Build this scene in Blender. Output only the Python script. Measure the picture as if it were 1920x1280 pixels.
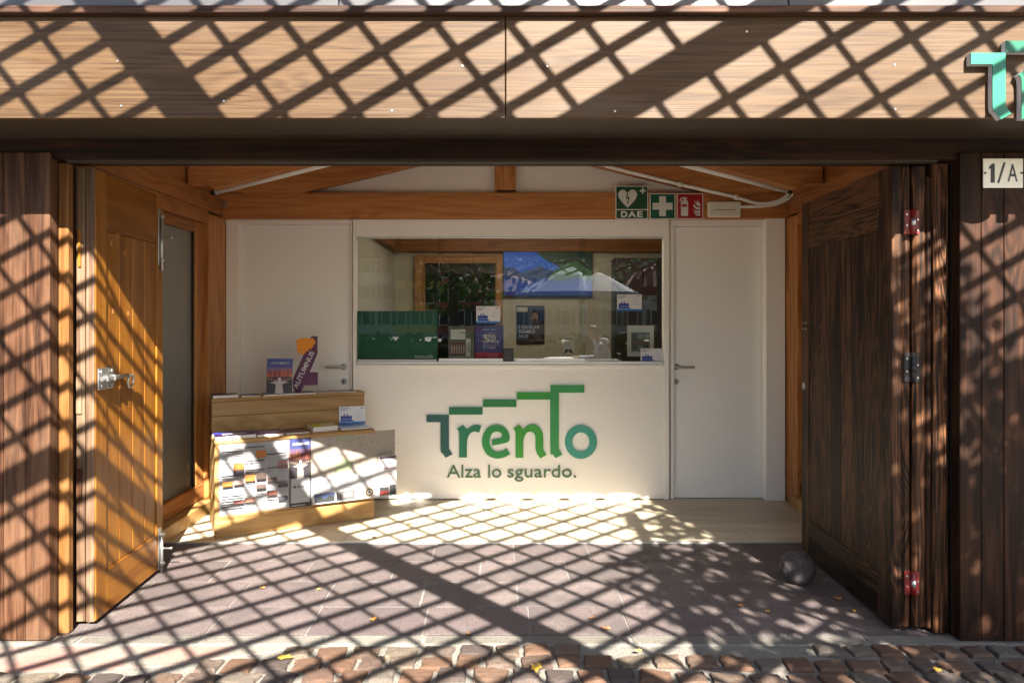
import bpy, bmesh, math, random
from mathutils import Vector, Matrix, Quaternion
random.seed(7)
R = math.radians
S = bpy.context.scene
for o in list(bpy.data.objects):
    bpy.data.objects.remove(o)

# ------------------------------------------------------------------ camera
CAM = Vector((0.0, -3.01, 1.40))
FPX = 1280.0
cd = bpy.data.cameras.new('camera'); cam = bpy.data.objects.new('camera', cd)
S.collection.objects.link(cam)
cam.location = CAM; cam.rotation_euler = (R(90), 0, 0)
cd.sensor_width = 36; cd.lens = 24.0
cd.shift_x = 25 / 1920; cd.shift_y = -40 / 1920
cd.clip_start = 0.05; cd.clip_end = 600
S.camera = cam
# ------------------------------------------------------------------ light
SX, SZ = -0.27, -0.775                      # the sun's travel per metre of depth
SUN = Vector((SX, 1.0, SZ)).normalized()
w = bpy.data.worlds.new('World'); S.world = w; w.use_nodes = True
nt = w.node_tree; nt.nodes.clear()
sk = nt.nodes.new('ShaderNodeTexSky'); sk.sky_type = 'NISHITA'; sk.sun_disc = False
sk.sun_elevation = math.asin(-SUN.z); sk.sun_rotation = math.atan2(-SUN.x, -SUN.y)
sk.air_density = 1.0; sk.dust_density = 1.5; sk.ozone_density = 1.0
bg = nt.nodes.new('ShaderNodeBackground'); bg.inputs[1].default_value = 0.05
wo = nt.nodes.new('ShaderNodeOutputWorld')
nt.links.new(sk.outputs[0], bg.inputs[0]); nt.links.new(bg.outputs[0], wo.inputs[0])
sl = bpy.data.lights.new('sun', 'SUN'); sl.energy = 5.0; sl.angle = R(0.40); sl.color = (1.0, 0.93, 0.82)
so = bpy.data.objects.new('sun', sl); S.collection.objects.link(so)
so.rotation_mode = 'QUATERNION'; so.rotation_quaternion = SUN.to_track_quat('-Z', 'Y')
S.view_settings.view_transform = 'Standard'; S.view_settings.look = 'None'
S.view_settings.exposure = 2.72; S.view_settings.gamma = 1.0; S.view_settings.use_curve_mapping = False
S.cycles.use_denoising = True
S.cycles.max_bounces = 10; S.cycles.diffuse_bounces = 6; S.cycles.transparent_max_bounces = 16
S.cycles.caustics_reflective = False; S.cycles.caustics_refractive = False

# ------------------------------------------------------------------ helpers
def lin(r, g, b):
    f = lambda c: (c / 255 / 12.92) if c / 255 <= 0.04045 else ((c / 255 + 0.055) / 1.055) ** 2.4
    return (f(r), f(g), f(b))
def WX(px, Y): return (px - 935) / FPX * (Y + 3.01)
def WZ(py, Y): return 1.4 - (py - 600) / FPX * (Y + 3.01)

def link(o):
    S.collection.objects.link(o); return o
def tag(o, label=None, cat=None, group=None, kind=None):
    if label: o['label'] = label
    if cat: o['category'] = cat
    if group: o['group'] = group
    if kind: o['kind'] = kind
    return o
def empty(name, loc=(0, 0, 0), rz=0, **k):
    o = link(bpy.data.objects.new(name, None)); o.location = loc; o.rotation_euler = (0, 0, rz)
    o.empty_display_size = 0.1
    return tag(o, **k)
def obj(name, me, mat=None, parent=None, loc=(0, 0, 0), rot=(0, 0, 0), **k):
    o = link(bpy.data.objects.new(name, me)); o.location = loc; o.rotation_euler = rot
    if mat is not None and not me.materials:
        me.materials.append(mat)
    if parent: o.parent = parent
    return tag(o, **k)
def bm_mesh(bm, name='m', smooth=False):
    bmesh.ops.recalc_face_normals(bm, faces=bm.faces)
    if smooth:
        for f in bm.faces: f.smooth = True
    me = bpy.data.meshes.new(name); bm.to_mesh(me); bm.free(); return me
_bc = {}
def box_mesh(sx, sy, sz, bev=0.0, mat=None):
    key = (round(sx, 4), round(sy, 4), round(sz, 4), bev, mat.name if mat else '')
    if key in _bc: return _bc[key]
    bm = bmesh.new(); bmesh.ops.create_cube(bm, size=1.0)
    bmesh.ops.scale(bm, vec=(sx, sy, sz), verts=bm.verts)
    if bev > 0:
        bmesh.ops.bevel(bm, geom=list(bm.edges), offset=min(bev, 0.45 * min(sx, sy, sz)), segments=1, affect='EDGES', profile=0.5)
    me = bm_mesh(bm, 'box')
    if mat: me.materials.append(mat)
    _bc[key] = me; return me
def box(name, x0, x1, y0, y1, z0, z1, mat, parent=None, bev=0.0, rot=(0, 0, 0), **k):
    x0, x1 = sorted((x0, x1)); y0, y1 = sorted((y0, y1)); z0, z1 = sorted((z0, z1))
    me = box_mesh(x1 - x0, y1 - y0, z1 - z0, bev, mat)
    return obj(name, me, mat, parent, ((x0 + x1) / 2, (y0 + y1) / 2, (z0 + z1) / 2), rot, **k)
def prism(name, pts, y0, y1, mat, parent=None, loc=(0, 0, 0), rot=(0, 0, 0), bev=0.0, **k):
    """outline in x,z pushed from depth y0 to y1"""
    bm = bmesh.new()
    a = [bm.verts.new((x, y0, z)) for x, z in pts]; b = [bm.verts.new((x, y1, z)) for x, z in pts]
    bm.faces.new(a); bm.faces.new(b[::-1]); n = len(pts)
    for i in range(n):
        bm.faces.new((a[i], b[i], b[(i + 1) % n], a[(i + 1) % n]))
    bmesh.ops.recalc_face_normals(bm, faces=bm.faces)
    if bev:
        bmesh.ops.bevel(bm, geom=[e for e in bm.edges], offset=bev, segments=1, affect='EDGES')
    bmesh.ops.triangulate(bm, faces=[f for f in bm.faces if len(f.verts) > 4])
    return obj(name, bm_mesh(bm), mat, parent, loc, rot, **k)
def slab(name, pts, z0, z1, mat, parent=None, bev=0.0, **k):
    """outline in x,y raised from z0 to z1, origin at its centre"""
    cx = sum(p[0] for p in pts) / len(pts); cy = sum(p[1] for p in pts) / len(pts)
    bm = bmesh.new()
    a = [bm.verts.new((x - cx, y - cy, z0)) for x, y in pts]; b = [bm.verts.new((x - cx, y - cy, z1)) for x, y in pts]
    bm.faces.new(a[::-1]); tf = bm.faces.new(b); n = len(pts)
    for i in range(n):
        bm.faces.new((a[i], a[(i + 1) % n], b[(i + 1) % n], b[i]))
    bmesh.ops.recalc_face_normals(bm, faces=bm.faces)
    if bev:
        bmesh.ops.bevel(bm, geom=list(tf.edges), offset=bev, segments=2, affect='EDGES')
    return obj(name, bm_mesh(bm), mat, parent, (cx, cy, 0), **k)
def tube_mesh(pts, r, n=10, caps=True):
    bm = bmesh.new(); P = [Vector(p) for p in pts]; rings = []
    rr = r if isinstance(r, (list, tuple)) else [r] * len(P)
    up = Vector((0, 0, 1)); ref = None
    for i, p in enumerate(P):
        t = (P[min(i + 1, len(P) - 1)] - P[max(i - 1, 0)]).normalized()
        if ref is None:
            ref = t.cross(up if abs(t.z) < 0.9 else Vector((1, 0, 0))).normalized()
        ref = (ref - t * ref.dot(t)).normalized(); b = t.cross(ref)
        rings.append([bm.verts.new(p + (ref * math.cos(a) + b * math.sin(a)) * rr[i]) for a in [2 * math.pi * j / n for j in range(n)]])
    for i in range(len(P) - 1):
        for j in range(n):
            bm.faces.new((rings[i][j], rings[i][(j + 1) % n], rings[i + 1][(j + 1) % n], rings[i + 1][j])).smooth = True
    if caps:
        bm.faces.new(rings[0][::-1]); bm.faces.new(rings[-1])
    bmesh.ops.recalc_face_normals(bm, faces=bm.faces)
    me = bpy.data.meshes.new('tube'); bm.to_mesh(me); bm.free(); return me
def tube(name, pts, r, mat, parent=None, n=10, **k):
    return obj(name, tube_mesh(pts, r, n), mat, parent, **k)
def disc(name, c, r, d, mat, parent=None, axis='y', n=20, **k):
    c = Vector(c); dv = {'x': Vector((d, 0, 0)), 'y': Vector((0, d, 0)), 'z': Vector((0, 0, d))}[axis]
    me = tube_mesh([(0, 0, 0), tuple(dv)], r, n)
    return obj(name, me, mat, parent, tuple(c), **k)
def smooth_path(pts, n=8):
    out = []; P = [Vector(p) for p in pts]
    for i in range(len(P) - 1):
        a, b, c, d = P[max(i - 1, 0)], P[i], P[i + 1], P[min(i + 2, len(P) - 1)]
        for j in range(n):
            t = j / n
            out.append(0.5 * ((2 * b) + (-a + c) * t + (2 * a - 5 * b + 4 * c - d) * t * t + (-a + 3 * b - 3 * c + d) * t ** 3))
    out.append(P[-1]); return out
def bar(name, p0, p1, wd, th, nrm, mat, parent, **k):
    p0, p1 = Vector(p0), Vector(p1); u = (p1 - p0); L = u.length; u.normalize()
    v = Vector(nrm).cross(u).normalized(); n = u.cross(v)
    o = obj(name, box_mesh(L, wd, th, 0.0, mat), mat, parent, (p0 + p1) / 2)
    o.rotation_mode = 'QUATERNION'; o.rotation_quaternion = Matrix((u, v, n)).transposed().to_quaternion()
    return tag(o, **k)

# ------------------------------------------------------------------ materials
def newmat(name):
    m = bpy.data.materials.new(name); m.use_nodes = True
    nt = m.node_tree; b = nt.nodes['Principled BSDF']; return m, nt, b
def N(nt, t, **kw):
    n = nt.nodes.new('ShaderNode' + t)
    for k, v in kw.items():
        if k.startswith('i_'):
            key = k[2:]; n.inputs[int(key) if key.isdigit() else key].default_value = v
        else: setattr(n, k, v)
    return n
def L(nt, a, b): nt.links.new(a, b)
def math_n(nt, op, a, b=None, c=None):
    n = N(nt, 'Math', operation=op)
    for i, v in enumerate((a, b, c)):
        if v is None: continue
        if isinstance(v, (int, float)): n.inputs[i].default_value = v
        else: L(nt, v, n.inputs[i])
    return n.outputs[0]
def ramp(nt, fac, stops):
    r = N(nt, 'ValToRGB'); e = r.color_ramp.elements
    while len(e) < len(stops): e.new(0.5)
    for el, (p, c) in zip(e, stops):
        el.position = p; el.color = (*c, 1) if len(c) == 3 else c
    L(nt, fac, r.inputs[0]); return r.outputs[0]
def mixc(nt, fac, a, b, blend='MIX'):
    n = N(nt, 'Mix', data_type='RGBA', blend_type=blend)
    for s, v in ((0, fac), (6, a), (7, b)):
        if isinstance(v, (int, float)): n.inputs[s].default_value = v
        elif isinstance(v, (tuple, list)): n.inputs[s].default_value = (*v, 1)
        else: L(nt, v, n.inputs[s])
    return n.outputs[2]
def coords(nt, scale=(1, 1, 1), rnd=True):
    tc = N(nt, 'TexCoord'); out = tc.outputs['Object']
    if rnd:
        oi = N(nt, 'ObjectInfo'); k = math_n(nt, 'MULTIPLY', oi.outputs['Random'], 91.7)
        cb = N(nt, 'CombineXYZ'); L(nt, k, cb.inputs[0]); L(nt, math_n(nt, 'MULTIPLY', k, 1.7), cb.inputs[1]); L(nt, math_n(nt, 'MULTIPLY', k, .6), cb.inputs[2])
        ad = N(nt, 'VectorMath', operation='ADD'); L(nt, out, ad.inputs[0]); L(nt, cb.outputs[0], ad.inputs[1]); out = ad.outputs[0]
    mp = N(nt, 'VectorMath', operation='MULTIPLY'); L(nt, out, mp.inputs[0]); mp.inputs[1].default_value = scale
    return mp.outputs[0]
def noise(nt, vec, scale, detail=3, rough=.55, dist=0.0):
    n = N(nt, 'TexNoise', i_Scale=scale, i_Detail=detail, i_Roughness=rough, i_Distortion=dist); L(nt, vec, n.inputs['Vector']); return n.outputs['Fac']
def bump(nt, b, h, strength=.2, dist=.004):
    n = N(nt, 'Bump', i_Strength=strength, i_Distance=dist); L(nt, h, n.inputs['Height']); L(nt, n.outputs[0], b.inputs['Normal'])
def plain(name, col, rough=.5, var=.06, metal=0.0, nscale=6, bmp=0.0, spec=.5):
    m, nt, b = newmat(name); v = coords(nt); f = noise(nt, v, nscale, 4)
    a = tuple(max(0, c * (1 - var)) for c in col); c2 = tuple(min(1, c * (1 + var)) for c in col)
    L(nt, ramp(nt, f, [(.3, a), (.7, c2)]), b.inputs['Base Color'])
    b.inputs['Roughness'].default_value = rough; b.inputs['Metallic'].default_value = metal
    b.inputs['Specular IOR Level'].default_value = spec
    if bmp: bump(nt, b, noise(nt, v, nscale * 12, 3), bmp, .002)
    return m
def scuffed(name, col, rough):
    m, nt, b = newmat(name); v = coords(nt); f = noise(nt, v, 2.2, 6, .7); g = noise(nt, v, 14, 5, .75)
    base = ramp(nt, f, [(.3, tuple(c * .975 for c in col)), (.7, col)])
    dirt = ramp(nt, g, [(.60, (0, 0, 0)), (.80, (.35, .35, .35))])
    L(nt, mixc(nt, dirt, base, tuple(c * .72 for c in col)), b.inputs['Base Color'])
    L(nt, math_n(nt, 'ADD', rough, math_n(nt, 'MULTIPLY', g, .15)), b.inputs['Roughness']); bump(nt, b, noise(nt, v, 60, 3), .05, .002); return m
def wood(name, dark, mid, light, axis='z', ring=8, rough=.55, knots=1.0, bmp=.25, wear=None, wear_amt=.5, rscale=5.0, fine=.5, spec=.4, var=.25, figamt=.30, along=.09):
    m, nt, b = newmat(name)
    ai = 'xyz'.index(axis); st = [1, 1, 1]; st[ai] = along; ks = [1, 1, 1]; ks[ai] = .45
    fs = [1, 1, 1]; fs[ai] = .022
    v = coords(nt); 
    def sc(s):
        q = N(nt, 'VectorMath', operation='MULTIPLY'); L(nt, v, q.inputs[0]); q.inputs[1].default_value = s; return q.outputs[0]
    vo = N(nt, 'TexVoronoi', i_Scale=3.1, i_Randomness=1.0); L(nt, sc(ks), vo.inputs['Vector'])
    kd = vo.outputs['Distance']
    swirl = math_n(nt, 'MULTIPLY', math_n(nt, 'POWER', math_n(nt, 'MAXIMUM', math_n(nt, 'SUBTRACT', .34, kd), 0.0), 1.4), 2.2 * knots)
    n1 = noise(nt, sc(st), rscale, 2.5, .5, .3)
    fig = math_n(nt, 'PINGPONG', math_n(nt, 'MULTIPLY', math_n(nt, 'ADD', n1, swirl), ring), .5)
    fig = math_n(nt, 'MULTIPLY', fig, 2.0)
    n2 = noise(nt, sc(fs), 120, 5, .6)
    n3 = noise(nt, sc(st), 1.6, 3)
    c0 = lambda v_, k_: math_n(nt, 'MULTIPLY', math_n(nt, 'SUBTRACT', v_, .5), k_)
    fac = math_n(nt, 'ADD', math_n(nt, 'ADD', c0(fig, figamt * 1.2), .56), math_n(nt, 'ADD', c0(n2, fine * 2.0), c0(n3, .7)))
    oi = N(nt, 'ObjectInfo')
    fac = math_n(nt, 'ADD', fac, math_n(nt, 'MULTIPLY', math_n(nt, 'SUBTRACT', oi.outputs['Random'], .5), var))
    col = ramp(nt, fac, [(.28, dark), (.55, mid), (.85, light)])
    kn = ramp(nt, kd, [(.0, (1, 1, 1)), (.045, (.9, .9, .9)), (.085, (0, 0, 0))])
    col = mixc(nt, math_n(nt, 'MULTIPLY', kn, .75 * min(knots, 1)), col, tuple(c * .45 for c in dark))
    if wear:
        ws = [1, 1, 1]; ws[ai] = .12
        wn = noise(nt, sc(ws), 9, 6, .68)
        wn2 = noise(nt, sc((1, 1, 1)), 1.3, 3)
        wf = ramp(nt, math_n(nt, 'ADD', wn, math_n(nt, 'MULTIPLY', math_n(nt, 'SUBTRACT', wn2, .5), .6)), [(.5, (0, 0, 0)), (.72, (1, 1, 1))])
        col = mixc(nt, math_n(nt, 'MULTIPLY', wf, wear_amt), col, wear)
    L(nt, col, b.inputs['Base Color'])
    b.inputs['Specular IOR Level'].default_value = spec
    L(nt, math_n(nt, 'ADD', rough - .1, math_n(nt, 'MULTIPLY', n2, .2)), b.inputs['Roughness'])
    bump(nt, b, math_n(nt, 'ADD', math_n(nt, 'MULTIPLY', n2, .7), math_n(nt, 'MULTIPLY', fig, .25)), bmp, .003)
    return m
def stone(name, cols, rough=.75, speck=.12, sscale=220, bmp=.3, big=3.0, stain=None, rnd=.4):
    m, nt, b = newmat(name); v = coords(nt)
    f = noise(nt, v, big, 5, .6); g = noise(nt, v, sscale, 2, .6)
    oi = N(nt, 'ObjectInfo')
    ff = math_n(nt, 'ADD', math_n(nt, 'MULTIPLY', f, 1 - rnd), math_n(nt, 'MULTIPLY', oi.outputs['Random'], rnd))
    c = ramp(nt, ff, [(.25 + .5 * i / max(1, len(cols) - 1), q) for i, q in enumerate(cols)])
    sp = ramp(nt, g, [(.3, (1 - speck * 3,) * 3), (.5, (1, 1, 1)), (.72, (1 + speck * 2,) * 3)])
    c = mixc(nt, 1.0, c, sp, 'MULTIPLY')
    if stain:
        s = noise(nt, v, 2.6, 4, .6); sf = ramp(nt, s, [(.47, (0, 0, 0)), (.60, (.8, .8, .8))]); c = mixc(nt, sf, c, stain)
    L(nt, c, b.inputs['Base Color']); b.inputs['Roughness'].default_value = rough
    bump(nt, b, math_n(nt, 'ADD', g, noise(nt, v, 40, 4)), bmp, .003)
    return m
def colour_print(name, rough=.4, k=1.0):
    m, nt, b = newmat(name); a = N(nt, 'VertexColor', layer_name='Col')
    L(nt, mixc(nt, 1.0, a.outputs[0], (k, k, k), 'MULTIPLY'), b.inputs['Base Color']); b.inputs['Roughness'].default_value = rough; return m
def glass(name, tint=(1, 1, 1), f0=.045, rough=0.0):
    m, nt, b = newmat(name); nt.nodes.remove(b)
    lw = N(nt, 'LayerWeight', i_Blend=.5)
    fac = math_n(nt, 'ADD', f0, math_n(nt, 'MULTIPLY', math_n(nt, 'POWER', lw.outputs['Facing'], 5.0), .95 - f0))
    t = N(nt, 'BsdfTransparent'); t.inputs[0].default_value = (*tint, 1)
    g = N(nt, 'BsdfGlossy', i_Roughness=rough); g.inputs[0].default_value = (1, 1, 1, 1)
    mx = N(nt, 'MixShader'); L(nt, fac, mx.inputs[0]); L(nt, t.outputs[0], mx.inputs[1]); L(nt, g.outputs[0], mx.inputs[2])
    L(nt, mx.outputs[0], nt.nodes['Material Output'].inputs[0]); return m
def leafmat(name, cols, trans=.35):
    m, nt, b = newmat(name); v = coords(nt, rnd=False)
    ge = N(nt, 'NewGeometry')
    L(nt, ramp(nt, ge.outputs['Random Per Island'], [(i / max(1, len(cols) - 1), c) for i, c in enumerate(cols)]), b.inputs['Base Color'])
    b.inputs['Roughness'].default_value = .75; b.inputs['Specular IOR Level'].default_value = .08
    tr = N(nt, 'BsdfTranslucent'); tr.inputs[0].default_value = (*[c * 1.6 for c in cols[len(cols) // 2]], 1)
    mx = N(nt, 'MixShader', i_0=trans); L(nt, b.outputs[0], mx.inputs[1]); L(nt, tr.outputs[0], mx.inputs[2])
    L(nt, mx.outputs[0], nt.nodes['Material Output'].inputs[0]); return m

M = {}
M['fascia'] = wood('fascia_wood', (.0309, .0152, .0068), (.0596, .0334, .0156), (.0825, .0496, .0244), 'x', ring=14, rough=.5, knots=.3, rscale=9, bmp=.2, var=.08, fine=.45, figamt=.2, spec=.2, along=.035, wear=(.1458, .1134, .0918), wear_amt=.25)
M['beam'] = wood('dark_beam_wood', (.0053, .0019, .0009), (.0151, .0051, .0022), (.0358, .0134, .0054), 'x', ring=9, rough=.6, knots=1, rscale=7, wear=(.0413, .0155, .0065), wear_amt=.5, spec=.15, along=.05)
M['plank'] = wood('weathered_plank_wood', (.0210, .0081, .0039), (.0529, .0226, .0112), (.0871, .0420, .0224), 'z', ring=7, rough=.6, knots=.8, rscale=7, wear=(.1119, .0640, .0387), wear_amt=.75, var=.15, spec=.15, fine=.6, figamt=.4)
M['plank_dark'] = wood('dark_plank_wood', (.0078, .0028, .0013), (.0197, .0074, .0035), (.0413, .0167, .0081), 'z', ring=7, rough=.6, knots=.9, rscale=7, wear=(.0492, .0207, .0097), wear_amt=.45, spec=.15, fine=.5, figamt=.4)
M['door_dark'] = wood('dark_door_wood', (.0065, .0034, .0021), (.0200, .0096, .0058), (.115, .049, .022), 'z', ring=14, rough=.5, knots=.8, rscale=8, bmp=.6, wear=(.14, .066, .033), wear_amt=.55, fine=.7, spec=.15)
M['door_dark_h'] = wood('dark_door_rail_wood', (.0065, .0034, .0021), (.0200, .0096, .0058), (.10, .044, .020), 'x', ring=14, rough=.5, knots=.5, rscale=8, bmp=.6, fine=.7, spec=.15)
M['varnish'] = wood('varnished_door_wood', (.1474, .0511, .0069), (.2113, .0787, .0089), (.2555, .1061, .0148), 'z', ring=6, rough=.36, knots=.3, rscale=6, bmp=.12, var=.28, fine=.6, spec=.28)
M['varnish_h'] = wood('varnished_rail_wood', (.1474, .0511, .0069), (.2113, .0787, .0089), (.2555, .1061, .0148), 'x', ring=6, rough=.32, knots=.1, rscale=6, bmp=.08, fine=.35, spec=.28)
M['edge'] = wood('worn_door_edge_wood', (.0536, .0271, .0157), (.1107, .0628, .0357), (.1678, .1107, .0678), 'z', ring=5, rough=.6, knots=.3, rscale=8, wear=(.1785, .1321, .0821), wear_amt=.7)
M['jamb'] = wood('jamb_wood', (.0675, .0270, .0081), (.1305, .0540, .0153), (.1800, .0855, .0288), 'z', ring=7, rough=.5, knots=.4, rscale=8, bmp=.15, spec=.2, fine=.7)
M['larch'] = wood('larch_beam_wood', (.2285, .0779, .0189), (.3763, .1411, .0376), (.4838, .2083, .0618), 'x', ring=7, rough=.5, knots=.45, rscale=7, bmp=.12, var=.15, figamt=.2)
M['larch_z'] = wood('larch_post_wood', (.2436, .0877, .0207), (.4019, .1644, .0426), (.4872, .2253, .0670), 'z', ring=7, rough=.45, knots=.8, rscale=6, bmp=.1, var=.12)
M['larch_y'] = wood('larch_side_wood', (.1705, .0584, .0158), (.2923, .1096, .0316), (.3776, .1644, .0512), 'y', ring=7, rough=.5, knots=.35, rscale=7, bmp=.12, var=.12, figamt=.2)
M['pine'] = wood('pine_board', (.2530, .1352, .0405), (.3467, .2028, .0690), (.4029, .2567, .1013), 'x', ring=6, rough=.5, knots=.8, rscale=5, bmp=.06, var=.1, fine=.35)
M['white'] = scuffed('white_laminate', (.89, .865, .81), .42)
M['white_door'] = scuffed('white_door_paint', (.89, .875, .83), .38)
M['plaster'] = plain('cream_plaster', (.86, .825, .745), .85, .04, nscale=3, bmp=.12)
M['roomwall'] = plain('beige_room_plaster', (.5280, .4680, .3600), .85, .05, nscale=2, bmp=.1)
M['bronze'] = plain('brown_metal', (.0344, .0246, .0153), .5, .12, metal=.0, nscale=3, spec=.25)
M['roofmetal'] = plain('grey_roof_metal', (.0698, .0680, .0740), .35, .08, metal=.3, nscale=2)
M['trim'] = wood('dark_trim_wood', (.020, .011, .008), (.05, .026, .017), (.10, .05, .03), 'x', ring=6, rough=.6, knots=.3, spec=.15)
M['steel'] = plain('galvanised_steel', (.4200, .4200, .4125), .32, .12, metal=.9, nscale=20)
M['alu'] = plain('brushed_aluminium', (.62, .61, .59), .35, .05, metal=.8, nscale=8)
M['redpaint'] = plain('red_hinge_paint', (.1540, .0098, .0084), .4, .25, nscale=30)
M['blackmetal'] = plain('black_iron', (.025, .025, .027), .4, .2, metal=.6, nscale=20)
M['black'] = plain('black_plastic', (.012, .012, .013), .35, .1)
M['dark'] = plain('dark_interior', (.018, .015, .013), .6, .2)
M['conduit'] = plain('white_conduit', (.74, .73, .70), .4, .03)
M['paper'] = plain('white_paper', (.5750, .5750, .5807), .55, .02)
M['green'] = plain('green_vinyl', (.012, .105, .055), .3, .05)
M['print'] = colour_print('printed_colours', .4, .8)
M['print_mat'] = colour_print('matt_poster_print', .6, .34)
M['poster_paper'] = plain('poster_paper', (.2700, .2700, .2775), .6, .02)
M['glass'] = glass('window_glass', (.92, .94, .93), .054)
M['frost'] = plain('grey_frosted_glass', (.1700, .1650, .1450), .22, .03, spec=.6)
M['slab'] = stone('porphyry_slab', [(.0900, .0689, .0695), (.1186, .0939, .0907), (.1515, .1244, .1187)], .66, .22, 170, .3, 2.5, stain=(.0722, .0595, .0589))
M['kerb'] = stone('pale_kerb_stone', [(.1035, .0927, .0792), (.1350, .1224, .1062), (.1620, .1494, .1305)], .75, .14, 160, .35, 4)
M['cement'] = stone('pale_cement', [(.1458, .1336, .1094), (.1782, .1661, .1418), (.2025, .1903, .1620)], .85, .10, 130, .4, 5, stain=(.2430, .1215, .0972))
M['mortar'] = stone('mortar_bed', [(.1380, .1279, .1104), (.1756, .1647, .1463), (.2090, .1981, .1756)], .9, .14, 140, .5, 7)
M['cobble'] = stone('porphyry_cobble', [(.055, .040, .036), (.125, .064, .034), (.078, .060, .055), (.130, .108, .080), (.085, .046, .028), (.115, .104, .088), (.105, .055, .032)], .72, .26, 110, .8, 9, rnd=.78)
M['ball'] = stone('dark_ball_stone', [(.0360, .0300, .0330), (.0660, .0540, .0540), (.1200, .0990, .0930)], .8, .2, 90, .8, 14)
M['laminate'] = wood('floor_laminate', (.3709, .3130, .2202), (.4482, .3864, .2859), (.5100, .4482, .3439), 'x', ring=5, rough=.42, knots=.2, rscale=7, bmp=.05, var=.06, fine=.4)
M['plaza'] = stone('plaza_paving', [(.1824, .1642, .1459), (.2189, .1961, .1733), (.2554, .2280, .2006)], .8, .1, 60, .3, .8)
M['bark'] = wood('bark', (.05, .035, .025), (.10, .07, .05), (.16, .12, .09), 'z', ring=10, rough=.9, knots=0, bmp=.8)
M['lattice'] = wood('lattice_wood', (.10, .05, .03), (.17, .09, .05), (.24, .13, .08), 'x', ring=5, rough=.7, knots=.3)

EPS = .0006
def printed(parent, name, items, y, mat=None):
    """flat print: items (x0,z0,x1,z1,(r,g,b) srgb) or (pts,(r,g,b)); later items lie on earlier ones; faces -y"""
    me = bpy.data.meshes.new(name); vs, fs, cols = [], [], []
    for i, it in enumerate(items):
        yy = y - .0004 - .00025 * i
        if len(it) == 5:
            x0, z0, x1, z1, c = it; pts = [(x0, z0), (x1, z0), (x1, z1), (x0, z1)]
        else:
            pts, c = it
            a = sum(pts[k][0] * pts[(k + 1) % len(pts)][1] - pts[(k + 1) % len(pts)][0] * pts[k][1] for k in range(len(pts)))
            if a < 0: pts = pts[::-1]
        k = len(vs); vs += [(p[0], yy, p[1]) for p in pts]; fs.append(list(range(k, k + len(pts)))); cols.append(lin(*c))
    me.from_pydata(vs, [], fs); ca = me.color_attributes.new('Col', 'FLOAT_COLOR', 'CORNER')
    for p in me.polygons:
        for li in p.loop_indices: ca.data[li].color = (*cols[p.index], 1)
    return obj(name, me, mat or M['print'], parent)
_solid = {}
def solid(rgb, rough=.45):
    k = (rgb, rough)
    if k not in _solid: _solid[k] = plain('paint_%d_%d_%d' % rgb, lin(*rgb), rough, .04)
    return _solid[k]
def text(parent, s, x0, x1, z0, z1, y, mat, name='lettering', bold=0.0, ext=0.0, shear=0.0, rotz=0.0):
    """text fitted into the rectangle, facing -y; rotz turns it in its plane about the rectangle's centre"""
    cu = bpy.data.curves.new('t', 'FONT'); cu.body = s; cu.size = 1; cu.offset = bold; cu.extrude = .001; cu.shear = shear; cu.resolution_u = 3
    to = bpy.data.objects.new('t', cu); S.collection.objects.link(to)
    dg = bpy.context.evaluated_depsgraph_get(); me = bpy.data.meshes.new_from_object(to.evaluated_get(dg))
    bpy.data.objects.remove(to); bpy.data.curves.remove(cu)
    xs = [v.co.x for v in me.vertices]; ys = [v.co.y for v in me.vertices]
    ax, bx, ay, by = min(xs), max(xs), min(ys), max(ys); cx, cz = (x0 + x1) / 2, (z0 + z1) / 2
    for v in me.vertices:
        X = (v.co.x - ax) / (bx - ax) * (x1 - x0) + x0 - cx; Z = (v.co.y - ay) / (by - ay) * (z1 - z0) + z0 - cz
        D = -abs(ext) if v.co.z > 0 else 0
        v.co = (X * math.cos(rotz) - Z * math.sin(rotz), D - .0006, X * math.sin(rotz) + Z * math.cos(rotz))
    me.materials.clear()
    if not ext:
        bm = bmesh.new(); bm.from_mesh(me); bm.normal_update()
        bmesh.ops.delete(bm, geom=[f for f in bm.faces if f.normal.length < .5 or f.calc_area() < 1e-12], context='FACES')
        seen = set(); dead = []
        for f in bm.faces:
            c_ = f.calc_center_median(); k_ = (round(c_.x, 6), round(c_.z, 6))
            if k_ in seen: dead.append(f)
            seen.add(k_)
        bmesh.ops.delete(bm, geom=dead, context='FACES'); bm.to_mesh(me); bm.free()
    return obj(name, me, mat, parent, (cx, y, cz))

# ================================================================== SETTING
tag(box('ground', -160, 160, -260, 40, -.6, -.05, M['plaza']), kind='structure')
# --- cobbled street in front of the kiosk
street = tag(box('cobbled_street', -3.4, 3.6, -1.5, -.055, -.049, -.009, M['mortar']), kind='structure')
def cobble_mesh(seed):
    rd = random.Random(seed); bm = bmesh.new(); n = 12
    out = []
    for i in range(n):
        a = 2 * math.pi * (i + .5) / n; c, s = math.cos(a), math.sin(a)
        e = 1 / max(abs(c), abs(s)) ** 1.0 * .5 * rd.uniform(.88, 1.02) * (1.0 if i % 2 else .97); out.append((c * e, s * e))
    lv = []
    for sc, z in ((1.0, -.3), (1.0, .0), (.96, .07), (.82, .11)):
        lv.append([bm.verts.new((x * sc, y * sc, z + (rd.uniform(-.03, .03) if z > 0 else 0))) for x, y in out])
    for k in range(3):
        for i in range(n): bm.faces.new((lv[k][i], lv[k][(i + 1) % n], lv[k + 1][(i + 1) % n], lv[k + 1][i]))
    ct = bm.verts.new((rd.uniform(-.1, .1), rd.uniform(-.1, .1), .14))
    for i in range(n): bm.faces.new((lv[3][i], lv[3][(i + 1) % n], ct))
    me = bm_mesh(bm, 'cobble'); me.materials.append(M['cobble']); return me
cob = [cobble_mesh(i) for i in range(9)]
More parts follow.
